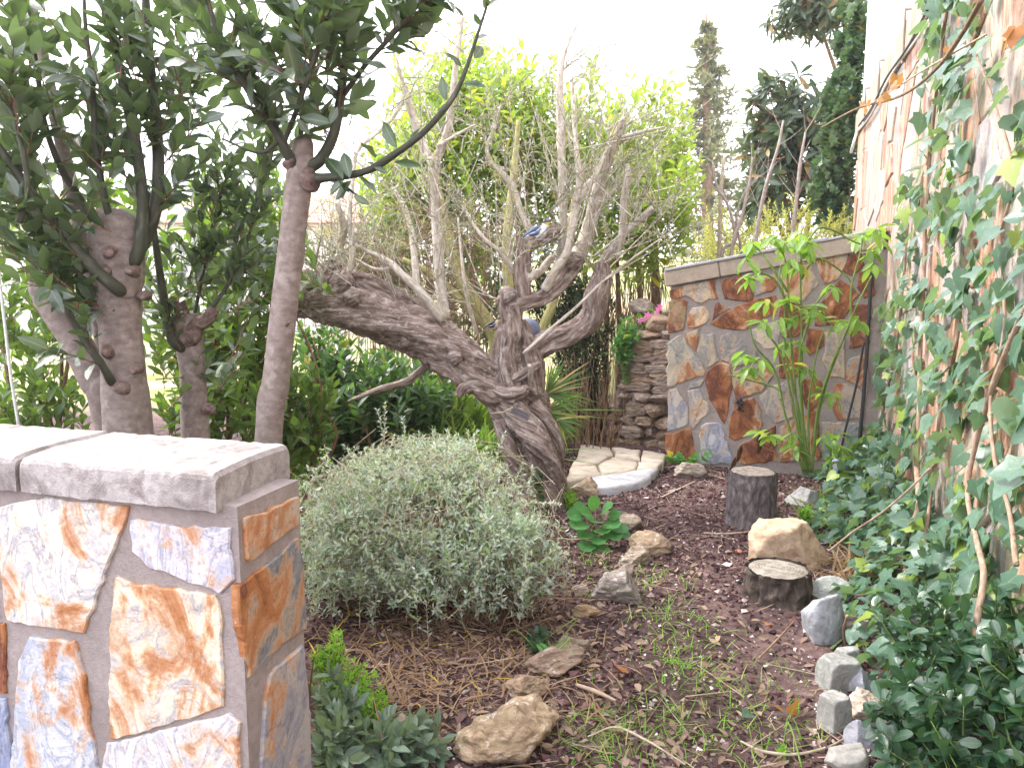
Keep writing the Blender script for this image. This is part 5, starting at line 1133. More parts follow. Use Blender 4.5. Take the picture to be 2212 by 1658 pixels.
# low mass along the foot of the wall
n = 1700; tt = rng.uniform(t0h + .3, .7, n); e = rng.random(n) ** 1.3 * (.42 + .1 * np.sin(tt * 4)) ; zz = rng.uniform(.02, 1., n) * (.52 - .9 * e).clip(.06)
P = hp(0, 0) + tt[:, None] * hw + zz[:, None] * UP + (e + .03)[:, None] * hn; m = n
L.add(P, hn * .5 - UP * .35 + rng.normal(0, .5, (m, 3)), hn * .45 + UP * .8 + rng.normal(0, .35, (m, 3)), rng.uniform(.04, .09, m))
L.build(iv, IVY, M['ivy'], parts=300)
VIN = [[(1962, 1310, 9, .14), (1962, 1260, 9, .13), (1950, 1190, 9, .12), (1968, 1140, 9, .12), (1985, 1090, 9, .1), (1980, 1000, 8, .07), (1985, 900, 7, .05), (1988, 760, 6, .05), (1995, 600, 6, .05), (2000, 450, 6, .05), (2012, 300, 5, .05), (2030, 140, 5, .06), (2050, -20, 5, .06)],
       [(1972, 1290, 6, .12), (1995, 1180, 6, .1), (2012, 1060, 5, .07), (2030, 900, 5, .05), (2065, 750, 5, .05), (2080, 600, 4, .05)],
       [(2090, 1480, 11, .2), (2102, 1400, 10, .2), (2112, 1330, 10, .18), (2125, 1240, 9, .15), (2108, 1160, 8, .12), (2090, 1060, 7, .1), (2110, 950, 7, .08), (2150, 820, 8, .08), (2200, 700, 9, .08), (2250, 600, 9, .08)],
       [(1900, 1010, 4, .05), (1905, 900, 4, .04), (1935, 760, 4, .04), (1950, 620, 4, .04), (1962, 480, 3, .04)],
       [(2195, 1220, 8, .12), (2180, 1100, 7, .1), (2150, 1000, 6, .1), (2140, 860, 5, .08), (2170, 700, 5, .06), (2160, 520, 5, .05), (2190, 380, 4, .06), (2150, 230, 3, .08), (2110, 120, 3, .1)],
       [(1790, 1190, 3, .5), (1840, 1150, 3, .4), (1900, 1110, 3, .3), (1960, 1060, 3, .2), (2010, 1010, 3, .12)],
       [(1830, 1330, 4, .55), (1822, 1370, 4, .5), (1840, 1420, 4, .45), (1880, 1430, 4, .4)]]
for k, pts in enumerate(VIN):
    P = np.array([onpl(x, y, HB + hn * o, hn) for x, y, r, o in pts]); dd = np.linalg.norm(P - EYE, axis=1); R = np.array([p[2] for p in pts]) * dd / FPX * .62
    g = Geo(); tube(g, P, R, 9, 9 * (len(pts) - 1), rough=.12, knots=.15, freq=(60, 30), seed=k + 2.); g.build('stem', M['ivy_stem'], iv)
# bare creeper with orange leaves
cr = thing('creeper_stem', 'thin bare creeper with shrivelled orange leaves crossing the timber rail', 'creeper', hp(tE - 3, 2.9, .2))
CP = [onpl(x, y, HB + hn * o, hn) for x, y, o in ((1775, 275, .4), (1830, 245, .3), (1870, 228, .2), (1925, 215, .18), (1975, 190, .18), (2030, 140, .2), (2080, 70, .25), (2120, 0, .3))]
g = Geo(); tube(g, CP, [.006, .007, .008, .008, .008, .008, .008, .008], 7, 60, rough=.08); g.build('stem', M['brown_twig'], cr)
CP2 = [onpl(x, y, HB + hn * .2, hn) for x, y in ((1880, 225), (1935, 190), (1990, 155), (2050, 120), (2130, 75))]
g = Geo(); tube(g, CP2, [.004] * 5, 6, 30, rough=.08); g.build('stem', M['pale_twig'], cr)
L = Leaves()
for (x, y, dx, dy) in ((1865, 228, -14, -10), (1872, 235, 10, 12), (1880, 222, -16, 4), (1905, 212, -8, 16), (1918, 205, 12, 14), (1925, 170, -6, 18), (1935, 165, 10, 16), (1940, 180, -14, 8), (1950, 168, 12, 10), (2050, 110, 20, 4), (2190, 70, -18, 26), (2196, 60, 14, 30), (2060, 105, 24, 6)):
    p = onpl(x, y, HB + hn * .2, hn); q = onpl(x + dx, y + dy, HB + hn * .22, hn); L.add(p, hw * -dx * .5 - UP * dy + hn * abs(dx) * .5 + hn * 4, hn + rng.normal(0, .5, 3), rng.uniform(.045, .065))
L.build(cr, IVY, M['dead'])
shrub('corner_ivy', 'dark ivy column wrapped round the far corner of the house', 'ivy', Pd(1840, 600, 9.5), [C(1818, 240, 9.4, 36, 130, .4, 150, .3), C(1795, 400, 9.6, 42, 90, .4, 120, .3), C(1842, 70, 9.35, 24, 110, .4, 90, .3), C(1832, 490, 9.5, 26, 70, .35, 60, .25)], M['ivy_dark'], IVY, .085, 12, M['brown_twig'], 6, .02, 250, droop=.35, up=-.2, lo=.1)
g = Geo(); tube(g, [onpl(1832, y, HB + hn * .03, hn) * 1 + hw * .02 for y in (225, 320, 420, 495)], [.012] * 4, 7, 20)
tag(g.build('conduit', M['lampgrey']), 'thin grey conduit running down the far corner of the house', 'conduit')

# ------------------------------------------------------------------ silver shrub
sg = thing('silver_shrub', 'low grey green silver leaved shrub beside the path in front of the olive', 'shrub', (-.12, 3.45, gz1(-.12, 3.45)))
L = Leaves(); g = Geo(); gs = Geo(); c0 = np.array([-.385, 3.74, .42]); rr = np.array([.6, .48, .355]); b0 = np.array([-.1, 3.5, .0])
e, v = ball(170, c0, rr * .85, .6, -.35); m_ = b0 + (e - b0) * .5 + UP * (.1 + .08 * rng.random((170, 1))); bb = b0 + rng.normal(0, .07, (170, 3)) * [1.6, 1, 0]
sticks(gs, bb, e, .0035, .0016, P2=m_); gs.build('stems', M['brown_twig'], sg, kind='stuff')
AA = []; BB = []
for c, r, n in ((Pd(890, 1130, 3.75), np.array([.56, .44, .36]), 800), (Pd(1080, 1200, 3.5), np.array([.3, .3, .27]), 330), (Pd(770, 1190, 3.5), np.array([.28, .28, .3]), 300), (Pd(930, 1215, 3.4), np.array([.3, .25, .2]), 270), (Pd(960, 1010, 3.9), np.array([.3, .3, .16]), 200)):
    a, e = sprays(c, r, n, .15, c - UP * .3, lo=.45, up=.25, zmin=-.75, rnd=.75); AA.append(a); BB.append(e)
    a, e = sprays(c, r * 1.1, n // 6, .24, c - UP * .3, lo=.9, up=.35, zmin=-.5, rnd=.6); AA.append(a); BB.append(e)
a = np.concatenate(AA); e = np.concatenate(BB); ok = (a[:, 2] > .04) & (e[:, 2] > .04) & ~((e[:, 2] < .2) & (a[:, 2] < .36) & (e[:, 1] < 3.65) & (e[:, 0] < -.3) & (e[:, 0] > -.62)); a, e = a[ok], e[ok]; sticks(g, a, e, .0016, .0009)
leafy(L, a, e, 14, .034, (35, 80), t0=.1, jit=.5)
# long upright and arching sprigs
S = [((830, 1010), (832, 870), 4.0), ((832, 960), (815, 885), 4.0), ((900, 1020), (905, 935), 4.0), ((960, 1030), (985, 950), 3.95), ((1000, 1010), (1030, 930), 3.95), ((1060, 1030), (1090, 935), 3.9), ((760, 1060), (700, 990), 3.8), ((860, 1030), (850, 940), 3.9), ((940, 1000), (935, 925), 3.9), ((1120, 1090), (1210, 1090), 3.6), ((1150, 1120), (1240, 1160), 3.6), ((1100, 1080), (1130, 1000), 3.7), ((1140, 1090), (1150, 1010), 3.7), ((1020, 1050), (1010, 930), 3.9), ((720, 1060), (665, 1010), 3.7), ((1160, 1150), (1235, 1250), 3.5), ((1040, 1080), (1140, 1050), 3.6), ((880, 990), (870, 900), 4.0), ((790, 1020), (740, 960), 3.9)]
A = np.array([Pd(*s[0], s[2]) for s in S]); B = np.array([Pd(*s[1], s[2]) for s in S]); sticks(g, A, B, .0028, .0014, sag=.05); leafy(L, A, B, 34, .027, (40, 80), t0=.2, sag=.05, jit=.5)
n = 110; e, v = ball(n, c0, rr * 1.06, .9, -.5); d = unit(np.cross(v, rng.normal(size=(n, 3)))); A = e - d * .2; B = e + d * .2 - v * .05; sticks(g, A, B, .0018, .001, sag=.12)
n = 150; az = rng.uniform(2.6, 6.9, n); rr_ = rng.uniform(.3, .75, n); A = np.array([-.12, 3.42, .03]) + rng.normal(0, .05, (n, 3)) * [1.4, 1, .2]; B = A + np.stack([np.cos(az) * rr_ - .12, np.sin(az) * rr_ * .45 + .1, rng.uniform(.0, .3, n)], 1); sticks(gs2 := Geo(), A, B, .0032, .0012, P2=(A + B) / 2 + np.stack([np.zeros(n), np.zeros(n), rng.uniform(.05, .2, n)], 1)); gs2.build('dry_stems', M['brown_twig'], sg, kind='stuff')
n = 260; e, v = ball(n, Pd(900, 1140, 3.7), np.array([.6, .46, .38]), .85, -.6); d = unit(np.cross(v, rng.normal(size=(n, 3))) + v * .35); A = e - d * .14; B = e + d * .14; sticks(g, A, B, .0019, .001, sag=.1); leafy(L, A, B, 8, .026, t0=.3, sag=.1)
g.build('twigs', M['pale_twig'], sg, kind='stuff'); L.build(sg, SMALL, M['germander'], parts=0)

# ------------------------------------------------------------------ bits scattered over the ground
def chunks(n, xr, yr, size, mat, name, label, mask=None, flat_=.6, kind='stuff'):
    x = rng.uniform(*xr, n); y = yr[0] + (yr[1] - yr[0]) * rng.random(n) ** 1.25
    ok = (np.einsum('ij,j->i', np.stack([x, y, np.zeros(n)], 1) - np.array([HB[0], HB[1], 0]), hn) > .05)
    ok &= ~((x < W0[0] + .1) & (y < 2.9))
    if mask is not None: ok &= mask(x, y)
    x, y = x[ok], y[ok]; n = len(x)
    O = np.array([[1, 0, 0], [-1, 0, 0], [0, 1, 0], [0, -1, 0], [0, 0, 1], [0, 0, -1]], float)
    F = np.array([[0, 2, 4], [2, 1, 4], [1, 3, 4], [3, 0, 4], [2, 0, 5], [1, 2, 5], [3, 1, 5], [0, 3, 5]])
    s = size * np.exp(rng.normal(0, .38, n)); V = O[None] * rng.uniform(.5, 1.3, (n, 6, 1)) * np.array([1, .7, flat_]) + rng.normal(0, .18, (n, 6, 3))
    a = rng.random(n) * 6.3; ca, sa = np.cos(a)[:, None], np.sin(a)[:, None]
    V = np.stack([V[..., 0] * ca - V[..., 1] * sa, V[..., 0] * sa + V[..., 1] * ca, V[..., 2] + .25], -1) * s[:, None, None]
    V += np.stack([x, y, gz(x, y)], -1)[:, None]
    g = Geo(); g.add(V.reshape(-1, 3), (F[None] + (np.arange(n) * 6)[:, None, None]).reshape(-1, 3), rnd=np.repeat(rng.random(n), 6))
    o = g.build(name, mat, smooth=False, kind=kind); return tag(o, label, name.replace('_', ' '))
dirt = lambda x, y: rng.random(len(x)) < np.where((np.abs(x - 1.02) < .5) & (y < 3.7) & (y > 2.6), .35, 1.)
chunks(46000, (-1.2, 2.9), (1.9, 7.2), .0105, M['mulch'], 'bark_mulch', 'dark red brown bark and lava mulch spread over the path', dirt)
chunks(3200, (-1., 2.8), (1.9, 7.), .0055, M['chips'], 'stone_chips', 'small pale stone chips scattered through the mulch')
chunks(170, (-.3, 2.4), (1.9, 6.), .011, M['chips'], 'pebbles', 'larger pale pebbles lying on the path', flat_=.35)
n = 420; x = rng.uniform(-.6, 2.4, n); y = 1.9 + 4.6 * rng.random(n) ** 1.3; a = rng.random(n) * 3.14; l = rng.uniform(.03, .13, n); z = gz(x, y) + .012
A = np.stack([x - np.cos(a) * l, y - np.sin(a) * l, z], 1); B = np.stack([x + np.cos(a) * l, y + np.sin(a) * l, z + rng.normal(0, .008, n)], 1)
g = Geo(); sticks(g, A, B, .0028, .0015); tag(g.build('fallen_twigs', M['twigs'], kind='stuff'), 'small dry twigs fallen on the path', 'twigs')
L = Leaves(); n = 1500; x = np.where(rng.random(n) < .6, rng.normal(.15, .45, n), rng.uniform(-.6, 2.2, n)); y = 1.9 + 3.2 * rng.random(n) ** 1.6; az = rng.random(n) * 6.3
ok = (np.einsum('ij,j->i', np.stack([x, y, np.zeros(n)], 1) - np.array([HB[0], HB[1], 0]), hn) > .05) & ~((x < W0[0] + .1) & (y < 2.9)); x, y, az = x[ok], y[ok], az[ok]; n = len(x)
L.add(np.stack([x, y, gz(x, y) + .014], 1), np.stack([np.cos(az), np.sin(az), rng.normal(0, .15, n)], 1), UP + rng.normal(0, .35, (n, 3)), rng.uniform(.02, .06, n))
lt = L.build(None, LAUREL, M['litter'], parts=0, rest='leaf_litter') if False else None
class _R: pass
def stuff_leaves(L, kinds, mat, name, label, cat):
    o = L.build(None, kinds, mat, parts=0, rest=name); return tag(o, label, cat, kind='stuff')
stuff_leaves(L, LAUREL, M['litter'], 'leaf_litter', 'dry brown leaf litter over the near part of the path', 'leaf litter')
def tufts(spots, per, size, mat, name, label, cat, spread=.07, lean=.5):
    L = Leaves()
    for x, y, k in spots:
        p = G(x, y); m = int(per * k); q = p + np.stack([rng.normal(0, spread * k ** .5, m), rng.normal(0, spread * k ** .5, m), np.zeros(m)], 1); q[:, 2] = gz(q[:, 0], q[:, 1]) - .003
        az = rng.random(m) * 6.3; d = np.stack([np.cos(az) * lean, np.sin(az) * lean, np.ones(m)], 1) + rng.normal(0, .25, (m, 3)); L.add(q, d, np.stack([-np.cos(az), -np.sin(az), np.full(m, .6)], 1), size * rng.uniform(.5, 1.2, m))
    return stuff_leaves(L, BLADE, mat, name, label, cat)
tufts([(1470, 1430, 1), (1530, 1455, 1), (1380, 1530, 1.2), (1300, 1575, 1.2), (1520, 1560, 1), (1470, 1340, 1.2), (1430, 1260, 1), (1400, 1240, .8), (1250, 1610, 1.2), (1400, 1625, 1), (1660, 1590, 1), (1340, 1260, .8), (1290, 1215, .7), (1560, 1480, .8), (1600, 1430, .6), (1500, 1380, 1), (1450, 1500, .8), (1330, 1640, 1), (1620, 1520, .8), (1700, 1470, .6), (1790, 1560, .8), (1760, 1600, .8), (1250, 1280, .8), (1300, 1230, .8), (1390, 1290, .7), (1440, 1330, .8), (1560, 1620, .9), (1480, 1450, 1), (1360, 1560, 1), (1420, 1540, 1), (1500, 1600, 1), (1440, 1400, 1), (1280, 1620, 1), (1230, 1570, .8), (1400, 1330, .8), (1550, 1520, .8)], 36, .07, M['grass'], 'grass', 'thin green grass blades growing through the path', 'grass', .1, .7)
tufts([(x, y, 1) for x, y in zip(rng.uniform(690, 1290, 46), rng.uniform(1330, 1560, 46))], 30, .11, M['hay'], 'dry_grass', 'dry straw brown grass round the foot of the silver shrub', 'grass', .12, 1.5)
tufts([(1850, 1240, 1), (1880, 1230, 1.2), (1905, 1250, 1), (1835, 1260, .8)], 34, .2, M['hay'], 'dry_grass_clump', 'pale dry grass clump in the ivy beside the tan boulder', 'grass', .06, .5)
tufts([(1760, 1090, 1), (1790, 1080, 1), (1775, 1120, 1)], 40, .17, M['sedge'], 'sedge_clump', 'narrow green sedge beside the far stump', 'grass', .06, .9)
# a few big fallen leaves, twigs and shards one can point to
for x, y, s, m, lb in ((1720, 1530, .075, 'dead', 'curled orange brown fallen leaf on the path near the pale blocks'), (1690, 1535, .05, 'dead', 'smaller rusty fallen leaf just left of the curled orange one'), (1770, 1480, .05, 'litter', 'tan fallen leaf lying against the concrete blocks'), (1660, 1345, .05, 'dead', 'brown fallen leaf below the near stump'), (1620, 1540, .06, 'ivy', 'fallen grey green ivy leaf flat on the path'), (1375, 1475, .07, 'litter', 'pale buff fallen leaf left of the grass patch'), (1348, 1450, .06, 'dead', 'upturned tan leaf beside the long sunken rock'), (1270, 1100, .05, 'bright', 'yellowish leaf lying beside the mallow'), (1190, 1545, .06, 'litter', 'broad dry leaf above the large ochre rock')):
    L = Leaves(); p = G(x, y, .02); a = rng.random() * 6.3; L.add(p, (math.cos(a), math.sin(a), .35), UP + rng.normal(0, .6, 3), s * .95)
    g = Geo(); P, d, nn, z = L.arrays(); sd = np.cross(d, nn); V, T, Q, rb = (IVY if m in ('dead', 'ivy') else LAUREL)[int(x) % 2]; g.add(P + z[:, None] * (V[:, :1] * sd + V[:, 1:2] * d + V[:, 2:] * nn), T, Q, rib=rb, rnd=.4)
    tag(g.build('fallen_leaf', M[m]), lb, 'leaf', 'large fallen leaves on the path')
for pts, r, mt, lb in (([(1432, 1072), (1462, 1058), (1500, 1040)], .008, 'twigs', 'pale stick lying on the mulch in front of the grey slab'), ([(1545, 1112), (1580, 1108), (1622, 1098)], .006, 'twigs', 'thin straight stick left of the far stump'), ([(1245, 1478), (1285, 1492), (1330, 1512)], .009, 'twigs', 'bleached stick on the leaf litter above the large ochre rock'),
                       ([(1600, 1600), (1650, 1622), (1720, 1628), (1790, 1612), (1830, 1590)], .005, 'pale_twig', 'long pale runner stem across the near end of the path'), ([(1640, 1420), (1680, 1380), (1715, 1340)], .005, 'brown_twig', 'dark thin stick lying diagonally below the near stump'), ([(1270, 1590), (1330, 1570), (1400, 1600), (1480, 1650)], .004, 'pale_twig', 'thin straw stalk curving over the grass near the ochre rock'), ([(1520, 1150), (1570, 1152), (1630, 1146)], .005, 'twigs', 'slim stick across the middle of the mulch path')):
    g = Geo(); P = np.array([G(x, y, .02) for x, y in pts]); tube(g, P, [r * .7] + [r] * (len(pts) - 2) + [r * .5], 7, 6 * len(pts), rough=.1, seed=pts[0][0]); tag(g.build('fallen_stick', M[mt]), lb, 'stick', 'sticks on the path')
rock_geo(G(1597, 1192, .012), (.03, .02, .014), 41, 2, 8).build
tag(rock_geo(G(1597, 1192, .012), (.032, .02, .014), 41, 2, 8).build('tile_shard', M['terracotta']), 'small orange red tile shard on the mulch', 'shard')

# ------------------------------------------------------------------ rocks
RK = [(1364, 1142, 60, 44, 'rock', (1.05, 1, .95, 1), 'pale topped tan rock right beside the round leaved mallow', 10, 0), (1330, 1122, 44, 26, 'rock', (.9, .85, .8, 1), 'brown flat rock half hidden behind the mallow', 10, 0), (1400, 1200, 78, 46, 'rock', (1.1, .98, .82, 1), 'layered ochre rock on the left edge of the path', 9, 0), (1372, 1222, 56, 42, 'rock', (.95, .93, .88, 1), 'grey tan rock leaning against the layered ochre rock', 10, 0),
      (1352, 1250, 40, 26, 'rock', (.8, .75, .78, 1), 'small purplish rock between tan and big grey rocks', 9, 0), (1339, 1305, 112, 60, 'rock', (.85, .9, 1.0, 1), 'broad pale grey rock sunk in the left edge of the path', 12, 0), (1258, 1280, 34, 24, 'rock', (1.4, 1.4, 1.4, 1), 'small whitish stone in dry grass below the silver shrub', 10, 0), (1262, 1330, 58, 20, 'rock', (1.2, 1, .7, 1), 'flat yellowish stone below the small whitish one', 9, 0),
      (1262, 1072, 70, 44, 'rock', (1.1, 1, .85, 1), 'tan rock under the corner of the sandy paving', 10, 0), (1500, 1030, 62, 32, 'rock', (1.25, 1.25, 1.3, 1), 'rounded whitish grey stone at the foot of the rust slate wall', 12, 0), (1742, 1092, 62, 44, 'block', (1, 1, 1, 1), 'grey green stone behind the far stump by the ivy', 11, 0), (1715, 1226, 136, 116, 'boulder', (1, 1, 1, 1), 'large rounded tan boulder behind the near stump', 9, 0),
      (1100, 1640, 200, 96, 'rock', (1.15, 1.02, .8, 1), 'large ochre rock in the near left of the path', 9, .5), (1205, 1450, 130, 46, 'rock', (.78, .66, .6, 1), 'long sunken reddish brown rock left of the path', 10, .7), (1130, 1520, 110, 40, 'rock', (.9, .75, .62, 1), 'half buried brown rock running down to the ochre one', 10, .8), (1240, 1405, 60, 30, 'rock', (.85, .8, .8, 1), 'dull grey brown stone beside the ivy sprig', 10, 0),
      (1778, 1380, 84, 116, 'block', (.95, .98, 1.1, 1), 'tilted angular blue grey stone below the near stump', 7, .6), (1852, 1372, 66, 50, 'rock', (1, 1, 1.02, 1), 'speckled grey stone at the edge of the ivy', 12, 0), (1800, 1300, 70, 44, 'block', (.95, 1, .95, 1), 'grey stone tucked right of the near stump', 9, 0), (1835, 1442, 50, 56, 'block', (.95, .95, .92, 1), 'small squared grey block above the larger concrete block', -1, .2), (1818, 1490, 84, 82, 'block', (.86, .88, .84, 1), 'larger squared concrete block along the right edge of the path', -1, .15),
      (1862, 1500, 54, 56, 'block', (.95, .98, 1.15, 1), 'blue grey stone standing behind the white one', 9, 0), (1868, 1548, 84, 54, 'rock', (1.6, 1.6, 1.65, 1), 'bright white stone at the edge of the ivy', 10, 0), (1808, 1580, 64, 96, 'block', (.95, .93, .88, 1), 'upright grey block nearest the concrete block', -1, .3), (1866, 1620, 60, 60, 'block', (.9, .9, 1.05, 1), 'dim blue grey stone under the near ivy leaves', 9, 0), (1830, 1668, 84, 66, 'block', (1.05, 1.0, .92, 1), 'pale stone lowest on the right edge of the path', 9, .2)]
for k, (x, y, wpx, hpx, mt, tint, lb, pl, rz) in enumerate(RK):
    p = G(x, y); d = p[1]; wd = wpx * d / FPX / 2; ht = hpx * d / FPX / 2; gzz = gz1(p[0], p[1])
    if mt == 'rock' and ht < wd * .8: sy = wd * .75
    else: sy = wd * .85
    g = rock_geo((p[0], p[1] + sy * .6, gzz + ht * .5), (wd * 1.25, sy * 1.2, ht * 1.5), 30 + k * 3, 4, max(pl, 6), rz, .05 if mt == 'block' else .07 if mt == 'boulder' else .13, block=pl < 0, tilt=(-.15 if mt == 'rock' else .05, .1 * math.sin(k)))
    tag(g.build('rock', M[mt], color=tint), lb, 'rock')

# ------------------------------------------------------------------ stumps
def stump(x, y, wpx, ytop, bm, cm, label, seed, tilt=0., rg=.16):
    p = G(x, y); r = wpx * p[1] / FPX / 2; p = p + np.array([0, r * .9, 0]); z0 = gz1(p[0], p[1]) - .03; zt = Pd(x, ytop, p[1])[2]
    t = thing('tree_stump', label, 'stump', (p[0], p[1], z0)); top = np.array([p[0] + tilt, p[1], zt])
    g = Geo(); b = np.array([p[0], p[1], z0]); tube(g, [b, b + (top - b) * .35, b + (top - b) * .8, top], np.array([1.08, 1.0, .98, .97]) * r, 56, 26, rough=rg, freq=(40, 10), lobes=.03, lobek=4, seed=seed, cap=False); g.build('bark', bm, t)
    n = 40; th = np.linspace(0, 2 * math.pi, n, endpoint=False); V = []; 
    for k, f in enumerate((.955, .7, .4)): V += [[math.cos(a) * r * f, math.sin(a) * r * f, .002 + .006 * vn(np.array([[math.cos(a) * 4 * f, math.sin(a) * 4 * f, seed]]))[0] - (.01 if k == 0 else 0)] for a in th]
    V = np.array(V + [[0, 0, .003]]); i = np.arange(n); j = (i + 1) % n
    Q = np.vstack([np.stack([k * n + i, k * n + j, (k + 1) * n + j, (k + 1) * n + i], -1) for k in (0, 1)]); T = np.stack([2 * n + i, 2 * n + j, np.full(n, 3 * n)], -1)
    g = Geo(); g.add(V + top, T, Q, gr=V); g.build('cut_face', cm, t); return t
stump(1634, 1142, 100, 1016, M['stump_bark'], M['cut'], 'taller grey barked stump at the far end of the path', 2.)
stump(1697, 1312, 138, 1226, M['dark_stump'], M['cut_dark'], 'low dark brown stump in front of the tan boulder', 5., rg=.24)

# ------------------------------------------------------------------ spotted laurel in front of the middle wall
YU = 5.72
def ap(cx, cy, dy=0.): return Pd(1404 + cx * .342, 459 + cy * .342, YU + dy)
au = thing('spotted_laurel', 'spotted laurel with green canes and yellow flecked leaves before the rust slate wall', 'shrub', (*ap(1000, 1590)[:2], 0))
AS = [[(990, 1640), (930, 1250), (900, 900), (880, 600), (860, 330), (800, 160)], [(1000, 1640), (960, 1200), (960, 800), (950, 400), (960, 250), (990, 180)], [(1010, 1640), (1000, 1250), (1050, 900), (1100, 740)], [(1020, 1640), (1060, 1250), (1150, 950), (1260, 700), (1270, 480), (1330, 250), (1340, 160)], [(970, 1640), (860, 1300), (790, 1000), (660, 830), (620, 620)],
      [(830, 1180), (800, 1110), (640, 1060), (490, 1025)], [(980, 1640), (900, 1200), (830, 900), (740, 760), (735, 700)], [(890, 640), (800, 440), (690, 370), (600, 290)], [(1000, 1600), (940, 1000), (1000, 700), (1060, 560), (1150, 480), (1220, 490)], [(955, 420), (1010, 330), (1080, 290), (1240, 400), (1300, 500)], [(1020, 1640), (1080, 1200), (1200, 850), (1300, 600), (1400, 400)], [(960, 260), (1050, 110), (1140, 105), (1260, 170), (1330, 200)], [(870, 500), (760, 330), (700, 250), (640, 190)], [(985, 1640), (950, 1300), (860, 900), (850, 600), (830, 420)]]
for k, s in enumerate(AS):
    n = len(s); P = np.array([ap(x, y, .12 * math.sin(k * 1.7) * min(1, i / 2)) for i, (x, y) in enumerate(s)]); P[0, 2] = max(P[0, 2], -.02) if k not in (5, 7, 9, 11, 12) else P[0, 2]
    g = Geo(); tube(g, P, np.linspace(.0095, .005, n), 8, 8 * n, rough=.05, knots=.12, freq=(60, 30), seed=k); g.build('cane', M['green_stem'], au)
L = Leaves()
for k, (x, y) in enumerate([(800, 160), (770, 140), (990, 190), (1010, 230), (870, 300), (940, 340), (840, 560), (880, 560), (720, 700), (740, 560), (1030, 600), (1060, 640), (980, 600), (860, 820), (930, 820), (700, 920), (600, 900), (650, 990), (900, 960), (1000, 980), (1080, 1120), (1140, 1140), (1270, 690), (1200, 690), (1320, 670), (1340, 150), (1400, 250), (1150, 460), (1110, 1400), (1200, 1480), (900, 1400), (930, 1480), (1150, 1550), (850, 200), (920, 160), (960, 130), (1400, 130), (1430, 100), (1450, 180), (1190, 1400), (1230, 1540), (760, 1400), (700, 1380), (1340, 1420), (640, 190), (600, 300), (1400, 330), (620, 400), (680, 390), (940, 640), (820, 680)]):
    c = ap(x, y, rng.normal(0, .08)); m = 5 + k % 3; az = rng.random() * 6.3 + np.arange(m) * 2.4
    d = np.stack([np.cos(az), np.sin(az), np.full(m, -.15)], 1) + rng.normal(0, .3, (m, 3)) - UP * rng.uniform(0, .6); L.add(np.broadcast_to(c, (m, 3)) + rng.normal(0, .012, (m, 3)), d, UP * 1.1 + rng.normal(0, .3, (m, 3)), rng.uniform(.10, .15, m))
L.build(au, AUC, M['aucuba'], parts=300)
L = Leaves()
for x, y in ((560, 1500), (580, 1470), (690, 1400), (695, 1450), (545, 1540)):
    c = ap(x, y, .1); L.add(c, (rng.normal(0, .15), 0, -1), (0, -1, .2), .1)
dl = thing('dead_leaf_cluster', 'dark shrivelled leaves hanging low against the rust slate wall', 'dead leaves', ap(600, 1590)); L.build(dl, AUC, leaf_mat('black_dead_leaf', (.03, .015, .012), (.09, .04, .025), (.05, .03, .02), trans=.05))
g = Geo(); tube(g, [ap(545, 1560, .1), ap(560, 1480, .1), ap(640, 1440, .1), ap(760, 1500, .08), ap(900, 1540, .05)], [.004] * 5, 6, 30); g.build('stalk', M['brown_twig'], dl)

# ------------------------------------------------------------------ euonymus in the near right corner
eu = thing('euonymus_bush', 'dark glossy round leaved evergreen bush in the near right corner', 'shrub', (*G(2090, 1640)[:2], 0))
L = Leaves(); gt = Geo(); ED = [(1990, 1330, 2.45), (1960, 1400, 2.4), (2010, 1420, 2.35), (2060, 1370, 2.4), (1970, 1480, 2.3), (2030, 1500, 2.25), (2080, 1460, 2.3), (2130, 1420, 2.3), (2180, 1450, 2.2), (1950, 1560, 2.2), (2010, 1580, 2.15), (2080, 1560, 2.1), (2140, 1540, 2.15), (2200, 1540, 2.1), (1960, 1640, 2.1), (2040, 1650, 2.05), (2110, 1640, 2.05), (2180, 1630, 2.05), (2230, 1480, 2.15), (2150, 1350, 2.4), (2000, 1370, 2.5), (1940, 1610, 2.2), (2060, 1610, 2.2), (2230, 1600, 2.)]
for x, y, d in ED:
    e = Pd(x, y, d); A = np.array([e + rng.normal(0, .02, 3) for _ in range(4)]); B = A + unit(rng.normal(0, .45, (4, 3)) + UP * .75 + hn * .35) * rng.uniform(.07, .13, (4, 1)); A = A - (B - A) * .4
    sticks(gt, A, B, .003, .002); leafy(L, A, B, 7, .068, (45, 85), t0=.15, jit=.25, upw=.5)
gt.build('twigs', M['green_stem'], eu, kind='stuff')
b = np.array(eu.location)
for x, y, d in ((2000, 1450, 2.35), (2100, 1500, 2.3), (2170, 1520, 2.2), (2040, 1600, 2.1), (1960, 1560, 2.25)):
    g = Geo(); tube(g, [b + rng.normal(0, .03, 3) * [1, 1, 0], (b + Pd(x, y, d)) / 2 + rng.normal(0, .03, 3), Pd(x, y, d)], [.011, .009, .005], 8, 18, rough=.06); g.build('stem', M['pale_twig'], eu)
L.build(eu, EUO, M['euo'], parts=300)

